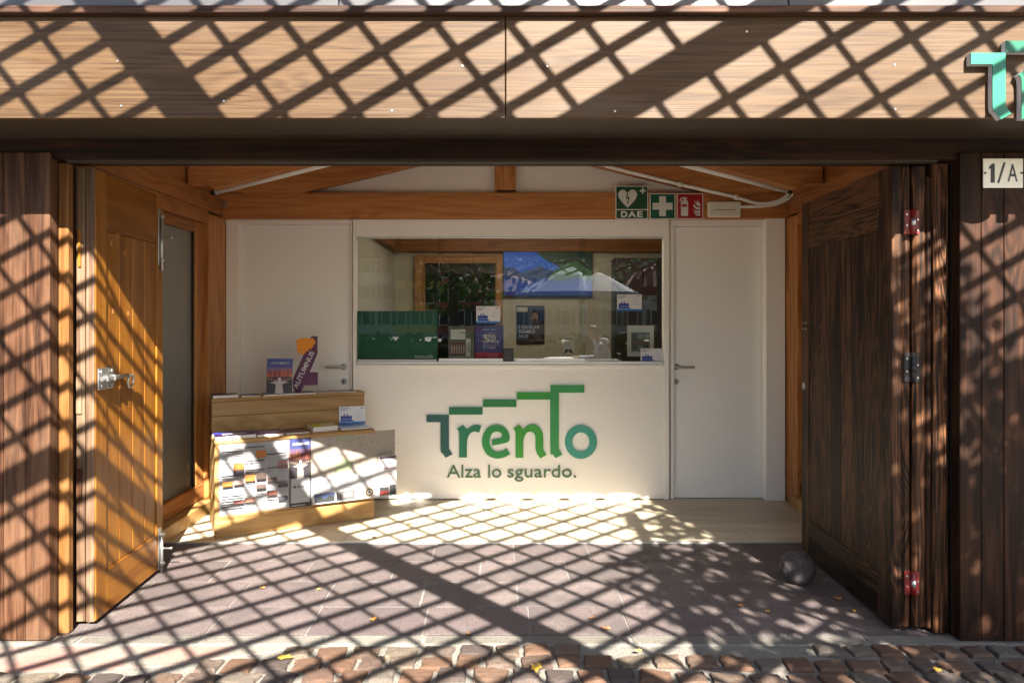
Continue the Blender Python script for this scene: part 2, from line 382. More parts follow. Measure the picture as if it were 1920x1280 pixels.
def kerb_front(x):                      # where the cobbles start behind the pale cement patch
    if x > -.85: return -.064
    if x > -1.37: return -.064 - (-.85 - x) / .52 * .175
    return -.24 - (-1.37 - x) * .06
row = 0; y = -.115
while y > -.95:
    x = -2.75 + random.uniform(0, .1)
    while x < 3.0:
        wd = random.uniform(.10, .155)
        yy = y + .022 * math.sin(x * 2.1 + row) + random.uniform(-.008, .008)
        if yy + .045 < kerb_front(x):
            o = obj('cobble', random.choice(cob), None, street, (x + wd / 2, yy - street.location.y, 0), (random.uniform(-.05, .05), random.uniform(-.05, .05), random.choice((0, math.pi)) + random.uniform(-.14, .14)))
            o.location = (x + wd / 2 - street.location.x, yy - street.location.y, -.002 + random.uniform(-.002, .002) - street.location.z)
            o.scale = (wd * .93, random.uniform(.092, .105), .10)
        x += wd + .008
    y -= .112; row += 1
# --- pale cement patch and kerb stones
kerb = tag(box('kerb', -3.4, 3.6, -.056, .0355, -.049, -.0045, M['mortar']), kind='structure')
def rel(o, p): o.parent = p; o.location = o.location - p.location; return o
x = -2.9
while x < 3.2:
    wd = random.uniform(.42, .6)
    rel(slab('kerb_stone', [(x, -.052), (x + wd - .008, -.052), (x + wd - .006, .031), (x, .031)], -.03, random.uniform(-.003, .002), M['kerb'], bev=.006), kerb); x += wd
xs = [-2.9, -1.52, -.9]
pv = tag(slab('cement_strip', [(-2.9, -.06), (-2.9, -.32), (-1.9, -.275), (-1.37, -.235), (-1.0, -.125), (-.84, -.06)], -.045, -.004, M['cement'], bev=.004), kind='structure')
# --- porphyry slab pavement
M['joint'] = stone('pale_joint_mortar', [(.1488, .1426, .1302), (.1736, .1674, .1550), (.1984, .1922, .1767)], .9, .1, 140, .3, 7)
pave = tag(box('stone_pavement', -2.9, 3.1, .036, 1.272, -.049, -.0026, M['joint']), kind='structure')
rows = [(.963, 1.270), (.650, .9585), (.331, .6455), (.036, .3265)]
off = [.165, -.065, .10, .11]
for (y0, y1), a in zip(rows, off):
    x = a - .485 * 6
    while x < 3.0:
        wd = random.choice((.485, .485, .45, .52))
        rel(slab('paving_slab', [(x, y0), (x + wd - .0052, y0), (x + wd - .0052, y1), (x, y1)], -.04, random.uniform(-.001, .001), M['slab'], bev=.002), pave); x += wd
# --- indoor laminate floor
fl = tag(box('interior_floor', -2.3, 2.4, 1.292, 4.7, -.05, -.002, M['dark']), kind='structure')
yy = 1.294; r = 0
while yy < 2.5:
    x = -2.28 - (r * .53) % 1.3
    while x < 2.38:
        a, b = max(x, -2.28), min(x + 1.298, 2.38)
        if b - a > .05: rel(box('floor_plank', a, b, yy, yy + .1925, -.012, .006, M['laminate'], bev=.0012), fl)
        x += 1.3
    yy += .194; r += 1
rel(box('threshold_strip', -2.2, 2.3, 1.268, 1.2935, -.03, .010, M['alu'], bev=.003), fl)

# ================================================================== KIOSK SHELL
K = empty('wooden_kiosk', label='brown wooden kiosk with wide open front and boarded fascia in the lattice shade', cat='kiosk')
def plank_wall(xa, xb, mat):
    x = xa
    while x < xb - .01:
        wd = min(random.uniform(.088, .104), xb - x)
        if xb - (x + wd) < .04: wd = xb - x
        box('wall_plank', x + .0008, x + wd - .0008, -.04 + random.uniform(0, .003), .020, .006, 2.13, mat, K, bev=.003); x += wd
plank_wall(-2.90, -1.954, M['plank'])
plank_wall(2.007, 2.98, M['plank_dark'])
for a, b in ((-2.9, -1.964), (2.017, 2.98)):
    box('wall_core', a, b, .0205, .10, 0, 2.13, M['dark'], K)
box('door_jamb', -1.962, -1.916, .028, .066, .004, 2.10, M['jamb'], K, bev=.004, label='orange brown door jamb')
box('door_jamb', 1.938, 2.004, .028, .14, .004, 2.10, M['door_dark'], K, bev=.006)
box('jamb_stop', -1.985, -1.935, .067, .2, .004, 2.10, M['plank_dark'], K, bev=.003)
box('jamb_stop', 1.925, 2.0, .15, .2, .004, 2.10, M['door_dark'], K, bev=.003)
box('lintel_beam', -3.0, 3.1, -.022, .12, 2.104, 2.42, M['beam'], K, bev=.004)
box('lintel_track', -1.9, 1.93, -.01, .03, 2.094, 2.1035, M['bronze'], K)
box('soffit_board', -3.0, 3.1, -.402, -.235, 2.178, 2.196, M['bronze'], K, bev=.004)
box('soffit_board', -3.0, 3.1, -.23, -.024, 2.192, 2.21, M['bronze'], K, bev=.004)
tube('drip_bead', [(-3.0, -.408, 2.176), (3.1, -.408, 2.176)], .0075, M['bronze'], K, 8)
FZ = -.43
seam = WX(948, FZ)
box('fascia_board', -3.0, seam - .0018, FZ, -.404, 2.162, 2.547, M['fascia'], K, bev=.002)
box('fascia_board', seam + .0018, 3.1, FZ - .0005, -.404, 2.162, 2.5475, M['fascia'], K, bev=.002)
for i, (px, py) in enumerate(((221, 115), (228, 199), (867, 124), (735, 208), (1026, 125), (1153, 209), (1677, 122), (1678, 205), (420, 190), (1400, 60))):
    disc('screw', (WX(px, FZ), FZ - .003, WZ(py, FZ)), .0038, .003, M['steel'], K, 'y', 10)
box('fascia_cap', -3.0, 3.1, -.460, -.404, 2.5485, 2.576, M['trim'], K, bev=.003)
for a, b in ((-3.0, WX(640, -.4) - .002), (WX(640, -.4) + .002, WX(1470, -.4) - .002), (WX(1470, -.4) + .002, 3.1)):
    box('roof_flashing', a, b, -.442, -.425, 2.5775, 3.32, M['roofmetal'], K, bev=.002)
box('front_infill', -3.0, 3.1, .0, .08, 2.421, 3.3, M['dark'], K)
box('flat_roof', -3.2, 3.3, -.46, 4.9, 3.325, 3.385, M['roofmetal'], K)
# interior roof timbers
def mx(x): return .09 - x
for f in (lambda x: x, mx):
    prism('ceiling_panel', [(f(-2.3), 2.415), (f(.045), 3.01), (f(.045), 3.06), (f(-2.3), 2.465)], .125, 2.34, M['plaster'], K)
    prism('roof_rafter', [(f(-2.128), 2.33), (f(-2.128), 2.449), (f(.044), 3.003), (f(.044), 2.818), (f(-1.96), 2.301), (f(-2.0), 2.33)], 1.66, 1.76, M['larch'], K, bev=.003)
    prism('truss_rafter', [(f(-2.12), 2.385), (f(-2.12), 2.394), (f(.044), 2.922), (f(.044), 2.755), (f(-1.66), 2.345), (f(-1.73), 2.345), (f(-2.0), 2.385)], 2.225, 2.318, M['larch'], K, bev=.003)
    s = -1 if f(1) == 1 else 1
    xs0, xs1 = sorted((f(-2.13), f(-2.3)))
    box('wall_plate', xs0, xs1, .125, 2.26, 2.203, 2.332, M['larch_y'], K, bev=.003)
    xs0, xs1 = sorted((f(-2.15), f(-2.3)))
    box('wall_plate', xs0, xs1, .125, 2.26, 2.336, 2.62, M['larch_y'], K, bev=.003)
    xs0, xs1 = sorted((f(-2.24), f(-2.32)))
    box('side_wall', xs0, xs1, .125, 2.42, -.02, 2.2, M['roomwall'], K)
box('tie_beam', -2.24, 2.33, 2.255, 2.342, 2.186, 2.382, M['larch'], K, bev=.003)
box('king_post', -.030, .132, 2.236, 2.335, 2.405, 2.98, M['larch_z'], K, bev=.003)
box('gable_wall', -2.3, 2.4, 2.343, 2.44, 2.17, 3.1, M['plaster'], K)
for sx in (WX(420, 2.25), WX(1455, 2.25)):
    disc('washer', (sx, 2.2545, 2.29), .026, -.006, M['steel'], K, 'y', 20)
    disc('bolt_head', (sx, 2.248, 2.29), .011, -.008, M['steel'], K, 'y', 6)
# staff room behind the service window
box('room_wall', -1.25, -1.135, 2.445, 4.40, -.02, 2.5, M['roomwall'], K)
box('room_wall', -1.25, 1.95, 4.402, 4.5, -.02, 2.5, M['roomwall'], K)
box('room_wall', 1.85, 1.95, 2.445, 4.40, -.02, 2.5, M['roomwall'], K)
box('room_ceiling', -1.25, 1.95, 2.445, 4.5, 2.5, 2.56, M['plaster'], K)
box('room_beam', -1.13, 1.85, 4.33, 4.40, 2.135, 2.33, M['larch'], K, bev=.003)
box('room_beam', -1.132, -1.06, 2.5, 4.325, 2.135, 2.33, M['larch_y'], K, bev=.003)
box('partition', -1.25, -1.14, 2.36, 2.44, 0, 2.17, M['plaster'], K)
box('partition', 1.33, 1.39, 2.36, 2.44, 0, 2.17, M['plaster'], K)

# ------------------------------------------------------------------ big wooden folding doors
def strap_bolt(parent, u, z0, z1, y):
    g = box('bolt_plate', u - .018, u + .018, y - .006, y, z0, z1, M['steel'], parent, bev=.002)
    tube('bolt_rod', [(u, y - .014, z0 - .03), (u, y - .014, z1 - .03)], .008, M['steel'], parent, 10)
    for z in (z0 + .03, z1 - .04):
        box('bolt_strap', u - .016, u + .016, y - .026, y - .0065, z - .009, z + .009, M['steel'], parent, bev=.004)
    tube('bolt_knob', [(u, y - .014, (z0 + z1) / 2), (u, y - .062, (z0 + z1) / 2), (u + .003, y - .07, (z0 + z1) / 2)], [.006, .006, .008], M['steel'], parent, 10)
# left leaf, varnished orange
dl = math.hypot(.70, .037); D1 = empty('folding_door', (-1.846, .118, .022), math.atan2(.70, -.037),
    label='varnished orange wooden door leaf standing open at left, with steel slide bolts', cat='door', group='wooden doors of the kiosk front')
H = 2.072
box('stile', 0, .095, 0, .042, 0, H, M['varnish'], D1, bev=.003)
box('edge_strip', -.0045, -.0005, .004, .040, 0, H, M['edge'], D1)
box('stile', .625, dl, 0, .042, 0, H, M['varnish'], D1, bev=.003)
box('top_rail', .096, .624, .0005, .041, 1.80, H, M['varnish_h'], D1, bev=.003)
box('bottom_rail', .096, .624, .0005, .041, 0, .20, M['varnish_h'], D1, bev=.003)
for i in range(4):
    box('board', .0965 + .1319 * i, .0965 + .1319 * (i + 1) - .002, .006, .036, .2005, 1.7995, M['varnish'], D1, bev=.004)
box('folded_leaf', -.004, .64, .047, .086, 0, H + .002, M['edge'], D1, bev=.003, label='second leaf folded behind, raw worn edge')
box('latch_strip', -.013, -.005, .062, .075, 1.62, 1.79, M['varnish'], D1, bev=.002)
box('latch_strip', -.013, -.005, .058, .082, .95, 1.12, M['edge'], D1, bev=.002)
box('keeper_block', -.015, -.005, .056, .080, .56, .70, M['plank'], D1, bev=.002)
strap_bolt(D1, .655, 1.68, 1.99, 0)
strap_bolt(D1, .655, .0, .23, 0)
# slide bolt with padlock loop in the middle
lp = box('slide_bolt_plate', .01, .15, -.007, -.0005, 1.055, 1.155, M['steel'], D1, bev=.002)
for u in (.032, .125):
    for z in (1.072, 1.138):
        o = disc('bolt_head', (u, -.0075, z), .0105, -.007, M['steel'], D1, 'y', 8)
tube('bolt_rod', [(.012, -.022, 1.106), (.25, -.022, 1.106)], .0105, M['steel'], D1, 12)
for u in (.045, .112): box('bolt_strap', u - .011, u + .011, -.036, -.0075, 1.09, 1.122, M['steel'], D1, bev=.006)
tube('padlock_loop', [(.25 + .028 * math.sin(a) + .028, -.024 - .004 * math.cos(a), 1.075 + .032 * math.cos(a)) for a in [2 * math.pi * i / 16 for i in range(17)]], .006, M['steel'], D1, 8)
# paint chips and tape marks left on the boards
for u, z in ((.14, 1.735), (.27, 1.70), (.16, 1.41), (.31, 1.40), (.20, 1.78)):
    box('tape_mark', u, u + .018, .0052, .0059, z, z + .022, solid((170, 112, 60)), D1)
# right leaf, dark stained
dr = math.hypot(1.052, .062); D2 = empty('folding_door', (1.766, .058, .018), math.atan2(1.052, .062),
    label='dark brown stained wooden door leaf standing open at right, held by a stone ball', cat='door', group='wooden doors of the kiosk front')
H2 = 2.078
box('stile', 0, .125, -.045, 0, 0, H2, M['door_dark'], D2, bev=.004)
box('stile', .945, dr, -.045, 0, 0, H2, M['door_dark'], D2, bev=.004)
box('top_rail', .126, .944, -.0445, -.0005, 1.80, H2, M['door_dark_h'], D2, bev=.004)
box('bottom_rail', .126, .944, -.0445, -.0005, 0, .105, M['door_dark_h'], D2, bev=.004)
box('bottom_rail', .126, .944, -.0445, -.0005, .107, .21, M['door_dark_h'], D2, bev=.004)
bx = .1265
for wd in (.155, .13, .115, .125, .14, .1515):
    box('board', bx, bx + wd - .0012, -.040, -.0045, .211, 1.799, M['door_dark'], D2, bev=.003); bx += wd
box('hinge_stile', -.006, .05, -.079, -.0455, 0, H2, M['door_dark'], D2, bev=.010)
box('folded_leaf', -.004, .95, -.150, -.092, 0, H2 + .003, M['door_dark'], D2, bev=.012)
box('folded_leaf', -.001, .95, -.175, -.1505, 0, H2 - .05, M['plank_dark'], D2, bev=.006)
def hinge(parent, z0, z1, mat):
    box('hinge_plate', -.0125, -.0065, -.115, -.050, z0, z1, mat, parent, bev=.002)
    tube('hinge_knuckle', [(-.018, -.085, z0), (-.018, -.085, z1)], .011, mat, parent, 10)
    tube('hinge_pin', [(-.0195, -.085, z0 + .35 * (z1 - z0)), (-.0195, -.085, z0 + .65 * (z1 - z0))], .0108, M['steel'] if mat is M['redpaint'] else mat, parent, 10)
    for k in range(4):
        disc('screw', (-.0128, -.060 if k % 2 else -.107, z0 + (z1 - z0) * (k + .7) / 4.6), .004, -.002, M['steel'], parent, 'x', 8)
hinge(D2, 1.765, 1.875, M['redpaint']); hinge(D2, 1.105, 1.235, M['blackmetal']); hinge(D2, .155, .26, M['redpaint'])
disc('lock_cylinder', (1.01, .006, .99), .022, -.006, M['steel'], D2, 'y', 16)
for u in (1.025, .985):
    for z in (1.33, 1.365): disc('screw', (u, .003, z), .006, -.003, M['steel'], D2, 'y', 8)

# ------------------------------------------------------------------ glazed side doors
def glazed(f, y0, y1, label):
    G = empty('glazed_side_door', (f(-2.13), (y0 + y1) / 2, 0), label=label, cat='glazed door', group='glazed doors in the side walls')
    def b(name, xa, xb, ya, yb, za, zb, mat, **k):
        xa, xb = sorted((f(xa), f(xb))); o = box(name, xa, xb, ya, yb, za, zb, mat, None, **k); o.parent = G; o.location -= G.location; return o
    b('jamb', -2.237, -2.13, y1, 2.316, .002, 2.184, M['larch_z'], bev=.003)
    b('header', -2.237, -2.13, y0, y1 - .0005, 2.105, 2.2, M['larch_y'], bev=.003)
    b('stile', -2.235, -2.165, y1 - .125, y1 - .001, .212, 2.104, M['larch_z'], bev=.004)
    b('stile', -2.235, -2.165, y0, y0 + .1, .212, 2.104, M['larch_z'], bev=.004)
    b('top_rail', -2.234, -2.166, y0 + .1, y1 - .126, 2.03, 2.104, M['larch_y'], bev=.004)
    b('bottom_rail', -2.235, -2.160, y0, y1 - .001, .098, .211, M['larch_y'], bev=.005)
    b('sill', -2.236, -2.085, y0, y1 + .02, .007, .096, M['pine'], bev=.003)
    b('pane', -2.21, -2.195, y0 + .101, y1 - .127, .212, 2.029, M['frost'])
    b('reflection_strip', -2.194, -2.18, y1 - .137, y1 - .1265, .212, 2.029, M['black'])  # black strip stands in for the stile's reflection in the pane
    return G
glazed(lambda x: x, .3, 2.0, 'orange timber framed glazed door with frosted pane behind the open varnished door')
glazed(mx, .3, 2.06, 'orange timber door frame beside the dark brown open door')

# ------------------------------------------------------------------ white doors in the back wall
def lever(parent, x, z, y, s):
    disc('handle_rose', (x, y, z), .026, -.008, M['steel'], parent, 'y', 20)
    tube('handle_lever', smooth_path([(x, y - .005, z), (x, y - .045, z), (x + s * .03, y - .055, z), (x + s * .13, y - .055, z)], 5), .0095, M['steel'], parent, 10)
    disc('keyhole_rose', (x, y, z - .115), .024, -.006, M['steel'], parent, 'y', 20)
    box('keyhole', x - .004, x + .004, y - .0075, y - .0062, z - .130, z - .102, M['black'], parent)
BY = 2.33
def wdoor(x0, x1, xf0, xf1, ztop, hx, hs, label):
    d = empty('white_door', ((x0 + x1) / 2, BY, 0), label=label, cat='door', group='white doors in the back wall')
    def b(*a, **k): o = box(*a, **k); o.parent = d; o.location -= d.location
    b('leaf', x0, x1, BY + .012, BY + .052, .010, ztop, M['white_door'], bev=.002)
    b('door_frame', xf0, x0 - .003, BY - .012, BY + .06, .007, 2.184, M['white'], bev=.002)
    b('door_frame', x1 + .003, xf1, BY - .012 - (.06 if hs > 0 else 0), BY + .06, .007, 2.184, M['white'], bev=.002)
    b('door_frame', x0 - .0025, x1 + .0025, BY - .010, BY + .06, ztop + .004, 2.1835, M['white'], bev=.002)
    e = empty('tmp', (0, 0, 0)); lever(e, hx, 1.035, BY + .012, hs)
    for c in list(e.children): c.parent = d; c.location -= d.location
    bpy.data.objects.remove(e)
wdoor(WX(450, BY), WX(657, BY), -2.1285, WX(661, BY), WZ(421, BY), WX(644, BY), -1, 'white flush door behind the pine brochure stand')
wdoor(WX(1264, BY), WX(1429, BY), WX(1257, BY), WX(1465, BY), WZ(425, BY), WX(1268, BY), 1, 'white flush door on the right of the service window')
box('door_backing', -2.24, -1.16, 2.40, 2.44, 0, 2.17, M['dark'], K)
box('door_backing', 1.39, 2.33, 2.40, 2.44, 0, 2.17, M['dark'], K)

# ------------------------------------------------------------------ service counter with sliding glass
CY = 2.30
C = empty('service_counter', (0.09, CY, 0), label='white service counter with sliding glass window in the middle of the back wall', cat='counter')
def cb(*a, **k):
    o = box(*a, **k); o.parent = C; o.location -= C.location; return o
cx0, cx1 = WX(662, CY), WX(1254, CY); wx0, wx1 = WX(668, CY), WX(1247, CY); wz0, wz1 = WZ(683, CY), WZ(443, CY)
cb('front_panel', cx0 + .024, cx1 - .04, CY, CY + .03, .012, wz0 - .028, M['white'], bev=.002)
cb('side_post', cx0, cx0 + .0235, CY - .004, CY + .06, .007, 2.184, M['white'], bev=.002)
cb('side_post', cx1 - .0395, cx1, CY - .006, CY + .06, .007, 2.184, M['white'], bev=.002)
cb('header_panel', cx0 + .024, cx1 - .04, CY + .001, CY + .06, wz1, 2.183, M['white'], bev=.002)
cb('counter_top', cx0 + .024, cx1 - .04, CY - .012, CY + .42, wz0 - .0275, wz0, M['white'], bev=.004)
cb('sliding_track', cx0 + .026, cx1 - .042, CY + .006, CY + .058, wz0 + .0005, wz0 + .022, M['alu'], bev=.002)
cb('sliding_track', cx0 + .026, cx1 - .042, CY + .006, CY + .058, wz1 - .014, wz1 - .0005, M['alu'], bev=.002)
e = [667, 822, 964, 1098, 1247]
for i in range(4):
    yp = CY + (.016 if i in (1, 2) else .034)
    a, b_ = WX(e[i], yp) - (.0 if i in (0, 3) else .0), WX(e[i + 1], yp) + (.02 if i in (0,) else 0)
    if i == 3: a -= .05
    cb('glass_pane', max(a, cx0 + .027) + (.001 if i == 2 else 0), min(b_, cx1 - .043), yp, yp + .006, wz0 + .0225, wz1 - .0145, M['glass'])
    if i in (1, 2):
        cb('pane_rail', a + .003, b_ - .003, yp - .006, yp - .0005, wz0 + .0225, wz0 + .046, M['alu'], bev=.002)
cb('pane_rail', WX(670, CY), WX(818, CY), CY + .026, CY + .033, wz0 + .0225, wz0 + .036, M['alu'], bev=.002)
disc('pane_lock', (WX(967, CY), CY + .009, wz0 + .034), .012, -.006, M['steel'], C, 'y', 14).location -= C.location
# green vinyl with the web address, stuck on the glass
gy = CY + .033
gv = empty('green_window_panel', (WX(744, gy), gy, wz0), label='dark green panel with white web address inside the left window pane', cat='panel')
def gb(*a, **k):
    o = box(*a, **k); o.parent = gv; o.location -= gv.location; return o
gb('panel', WX(669, gy), WX(820, gy), gy + .0085, gy + .012, wz0 + .037, WZ(583, gy), M['green'])
t = text(None, 'trento.info', WX(777, gy), WX(812, gy), WZ(672, gy), WZ(664, gy), gy + .0083, M['paper'], bold=.012); t.parent = gv; t.location -= gv.location

# ================================================================== LETTERING LOGO
def curvy(pts, n=6):
    """pts: (x,y) corner or (x,y,1) smooth point; smooth runs become Catmull-Rom curves"""
    out = []; m = len(pts)
    for i in range(m):
        b, c = pts[i], pts[(i + 1) % m]
        if len(b) == 3 or len(c) == 3:
            a = pts[i - 1] if len(b) == 3 else b
            d = pts[(i + 2) % m] if len(c) == 3 else c
            for j in range(n):
                t = j / n
                out.append(tuple(.5 * (2 * b[k] + (c[k] - a[k]) * t + (2 * a[k] - 5 * b[k] + 4 * c[k] - d[k]) * t * t + (-a[k] + 3 * b[k] - 3 * c[k] + d[k]) * t ** 3) for k in (0, 1)))
        else: out.append((b[0], b[1]))
    return out
GL = {
 'letter_t': [(107, 465), (330, 465), (330, 805), (367, 857), (300, 893), (262, 845), (247, 805, 1), (247, 538), (107, 538)],
 'letter_r': [(410, 605), (470, 567), (512, 613), (545, 585, 1), (595, 565, 1), (655, 573), (632, 642), (590, 632, 1), (545, 650, 1), (518, 700, 1), (510, 770, 1), (510, 890), (432, 890), (432, 650, 1)],
 'letter_e': [(943, 855), (880, 890, 1), (800, 900, 1), (722, 870, 1), (675, 805, 1), (660, 730, 1), (675, 655, 1), (722, 592, 1), (800, 563, 1), (875, 583, 1), (922, 632, 1), (938, 690, 1), (928, 726, 1), (890, 746, 1), (765, 770), (758, 712), (845, 697), (862, 675, 1), (845, 643, 1), (800, 632, 1), (760, 655, 1), (738, 720, 1), (752, 790, 1), (800, 830, 1), (855, 826, 1), (905, 800)],
 'letter_n': [(972, 603), (1033, 563), (1073, 612), (1112, 573, 1), (1165, 560, 1), (1225, 582, 1), (1262, 635, 1), (1272, 700, 1), (1272, 805), (1305, 862), (1243, 900), (1208, 850), (1195, 800, 1), (1195, 700, 1), (1182, 652, 1), (1150, 633, 1), (1108, 645, 1), (1082, 690, 1), (1073, 745, 1), (1073, 893), (995, 893), (995, 650, 1)],
 'letter_tall_t': [(1343, 170), (1680, 170), (1680, 244), (1427, 244), (1427, 805), (1463, 860), (1397, 897), (1358, 850), (1343, 805, 1)],
}
STEP = [(332, 388, 667, 462), (670, 313, 1005, 387), (1008, 240, 1342, 313)]
def logo(L0, ox, oz, k, y0, y1, cols, sidemat=None, sidedepth=0.0, only=None):
    """outline units -> metres: x = ox+(u-107)*k, z = oz-(v-465)*k, relative to the parent L0"""
    F = lambda p: (ox + (p[0] - 107) * k, oz - (p[1] - 465) * k)
    for i, (nm, pts) in enumerate(GL.items()):
        P = [F(p) for p in curvy(pts)]
        prism(nm, P, y0, y1, cols[nm], L0)
        if sidemat: prism('letter_side', P, y1 + .0005, sidedepth, sidemat, L0)
    for i, (a, b, c, d) in enumerate(STEP):
        P = [F((a, b)), F((c, b)), F((c, d)), F((a, d))]
        prism('step_bar', P, y0, y1, cols['step%d' % i], L0)
        if sidemat: prism('letter_side', P, y1 + .0005, sidedepth, sidemat, L0)
    ring = lambda rx, rz: [F((1648 + rx * math.cos(t), 735 + rz * math.sin(t))) for t in [2 * math.pi * q / 40 for q in range(40)]]
    def ringobj(nm, ya, yb, mat):
        bm = bmesh.new(); o, i_ = ring(160, 168), ring(85, 95); v = [[bm.verts.new((x, y, z)) for x, z in r_] for y in (ya, yb) for r_ in (o, i_)]
        for q in range(40):
            w_ = (q + 1) % 40
            bm.faces.new((v[0][q], v[0][w_], v[1][w_], v[1][q])); bm.faces.new((v[2][q], v[3][q], v[3][w_], v[2][w_]))
            bm.faces.new((v[0][q], v[2][q], v[2][w_], v[0][w_])); bm.faces.new((v[1][q], v[1][w_], v[3][w_], v[3][q]))
        obj(nm, bm_mesh(bm), mat, L0)
    ringobj('letter_o', y0, y1, cols['letter_o'])
    if sidemat: ringobj('letter_side', y1 + .0005, sidedepth, sidemat)
def logo_cols(sat, rough):
    c = {'letter_t': (30, 82, 78), 'letter_r': (22, 112, 80), 'letter_e': (30, 130, 62), 'letter_n': (48, 145, 45), 'letter_tall_t': (48, 143, 76), 'letter_o': (62, 150, 132),
         'step0': (22, 106, 70), 'step1': (30, 118, 60), 'step2': (42, 140, 46)}
    return {k_: plain('logo_' + k_ + str(sat), lin(*v), rough, .03) for k_, v in c.items()}
ly = CY - .0005; s5 = (ly + 3.01) / FPX
LG = empty('wall_lettering', (WX(800, ly), ly, WZ(777, ly)), label='green step shaped logo lettering and slogan on the white counter front', cat='lettering')
kk = s5 * 360 / 1920
logo(LG, 0, 0, kk, -.012, 0, logo_cols(0, .5))
def slog(ch, a, b, t_, bt): return ch, a, b, t_, bt
sm = plain('slogan_green', lin(70, 105, 72), .5, .03)
for wd_, a_, b_, t_, u_ in (('Alza', 838, 902, 871, 894.8), ('lo', 915.4, 940, 870.6, 894.8), ('sguardo.', 951.6, 1080, 871, 902)):
    text(LG, wd_, WX(a_, ly) - LG.location.x, WX(b_, ly) - LG.location.x, WZ(u_, ly) - LG.location.z, WZ(t_, ly) - LG.location.z, 0, sm, 'slogan_word', bold=.002, ext=.010)
# the channel letters on the fascia, running out of the picture
fy = -.4312; kf = 65.0 / 223 / (FPX / (fy - .03 + 3.01)) * 1.0
SG = empty('fascia_sign', (WX(1821, fy - .03), fy, WZ(99, fy - .03)), label='raised turquoise channel letter sign with white sides on the upper right fascia', cat='sign')
SD = .026
tq = plain('turquoise_face', lin(6, 84, 62), .35, .03); tl = plain('turquoise_pale_face', lin(20, 104, 82), .35, .03)
cols = {k_: tq for k_ in ('letter_r', 'letter_e', 'letter_n', 'letter_tall_t', 'letter_o', 'step0', 'step1', 'step2')}; cols['letter_t'] = tl
logo(SG, 0, 0, kf, -SD - .003, -SD, cols, plain('sign_white_side', (.42, .42, .44), .4, .02), -.004)
# house number
py = -.0432
hn = empty('house_number_plate', (WX(1880, py), py, WZ(325, py)), label='white enamel house number plate reading 1/A on the dark planks', cat='sign')
hw, hh = 37.5 / FPX * 2.967, 27.5 / FPX * 2.967
box('plate', -hw, hw, -.004, 0, -hh, hh, solid((232, 230, 215), .25), hn, bev=.003)
printed(hn, 'numeral', [([(-.056, -.042), (-.037, -.042), (-.037, .041), (-.050, .041), (-.063, .026), (-.063, .016), (-.055, .020)], (14, 14, 15))], -.0038)
text(hn, '/', -.028, .010, -.044, .046, -.0042, M['black'])
text(hn, 'A', .018, .062, -.037, .040, -.0042, M['black'], bold=.008)
for s in (-1, 1): disc('screw', (s * (hw - .007), -.004, 0), .0045, -.003, M['blackmetal'], hn, 'y', 10)

# ------------------------------------------------------------------ safety signs on the tie beam
sy = 2.253
def sign(px0, py0, px1, py1, label, cat='safety sign'):
    x0, x1, z0, z1 = WX(px0, sy), WX(px1, sy), WZ(py1, sy), WZ(py0, sy)
    g = empty('safety_sign', ((x0 + x1) / 2, sy, z0), label=label, cat=cat, group='safety signs over the service window')
    hw, h = (x1 - x0) / 2, z1 - z0
    box('sign_plate', -hw, hw, -.005, 0, 0, h, solid((228, 228, 222)), g, bev=.001)
    return g, hw, h
GR, RD, WH = (8, 92, 68), (172, 22, 30), (235, 235, 228)
g, hw, h = sign(1154, 349, 1215, 411, 'green and white defibrillator sign with heart and the letters DAE')
b = .006
heart = [(.0, -.92), (-.50, -.42), (-.86, .05), (-.98, .38), (-.88, .72), (-.60, .92), (-.30, .88), (-.08, .66), (0, .48), (.08, .66), (.30, .88), (.60, .92), (.88, .72), (.98, .38), (.86, .05), (.50, -.42)]
hx, hz, hs = -.033, h * .615, .076
bolt = [(-.10, .55), (.06, .56), (-.03, .12), (.26, .18), (.10, -.48), (.19, -.46), (.04, -.78), (-.08, -.42), (.01, -.45), (.08, -.03), (-.20, -.10)]
cxp, czp = hw * .66, h * .85
printed(g, 'sign_print', [(-hw + b, h * .30, hw - b, h - b, (18, 78, 48)), (-hw + b, b, hw - b, h * .27, (18, 78, 48)),
    ([(hx + x * hs, hz + z * hs) for x, z in heart], WH), ([(hx + x * hs * .8, hz + z * hs * .8 + .004) for x, z in bolt], (15, 40, 30)),
    (cxp - .022, czp - .007, cxp + .022, czp + .007, WH), (cxp - .007, czp - .022, cxp + .007, czp + .022, WH)], -.005)
for ch_, a_, b_ in (('D', -.083, -.035), ('A', -.030, .032), ('E', .040, .083)): text(g, ch_, a_, b_, h * .055, h * .235, -.0072, solid(WH), 'letter', bold=.03)
g, hw, h = sign(1218, 363, 1266, 411, 'green first aid sign with a white cross')
printed(g, 'sign_print', [(-hw + b, b, hw - b, h - b, GR), (-hw * .78, h * .5 - .026, hw * .78, h * .5 + .026, WH), (-.026, h * .5 - hw * .78, .026, h * .5 + hw * .78, WH)], -.005)
g, hw, h = sign(1269, 363, 1318, 411, 'red fire extinguisher sign with flames')
u = lambda px: (px - 848) / 240 * (hw * 2) ; v = lambda py: (425 - py) / 265 * h
flame = [(880, 352), (895, 385), (915, 392), (940, 390), (940, 372), (918, 368), (940, 362), (940, 340), (905, 336), (868, 318), (885, 345), (915, 352), (895, 350)]
fl1 = [(u(885), v(230)), (u(912), v(262)), (u(914), v(228)), (u(940), v(265)), (u(940), v(298)), (u(905), v(278))]
fl2 = [(u(880), v(268)), (u(905), v(300)), (u(940), v(305)), (u(940), v(330)), (u(900), v(322)), (u(880), v(298))]
fl3 = [(u(868), v(318)), (u(895), v(340)), (u(940), v(338)), (u(940), v(362)), (u(900), v(360))]
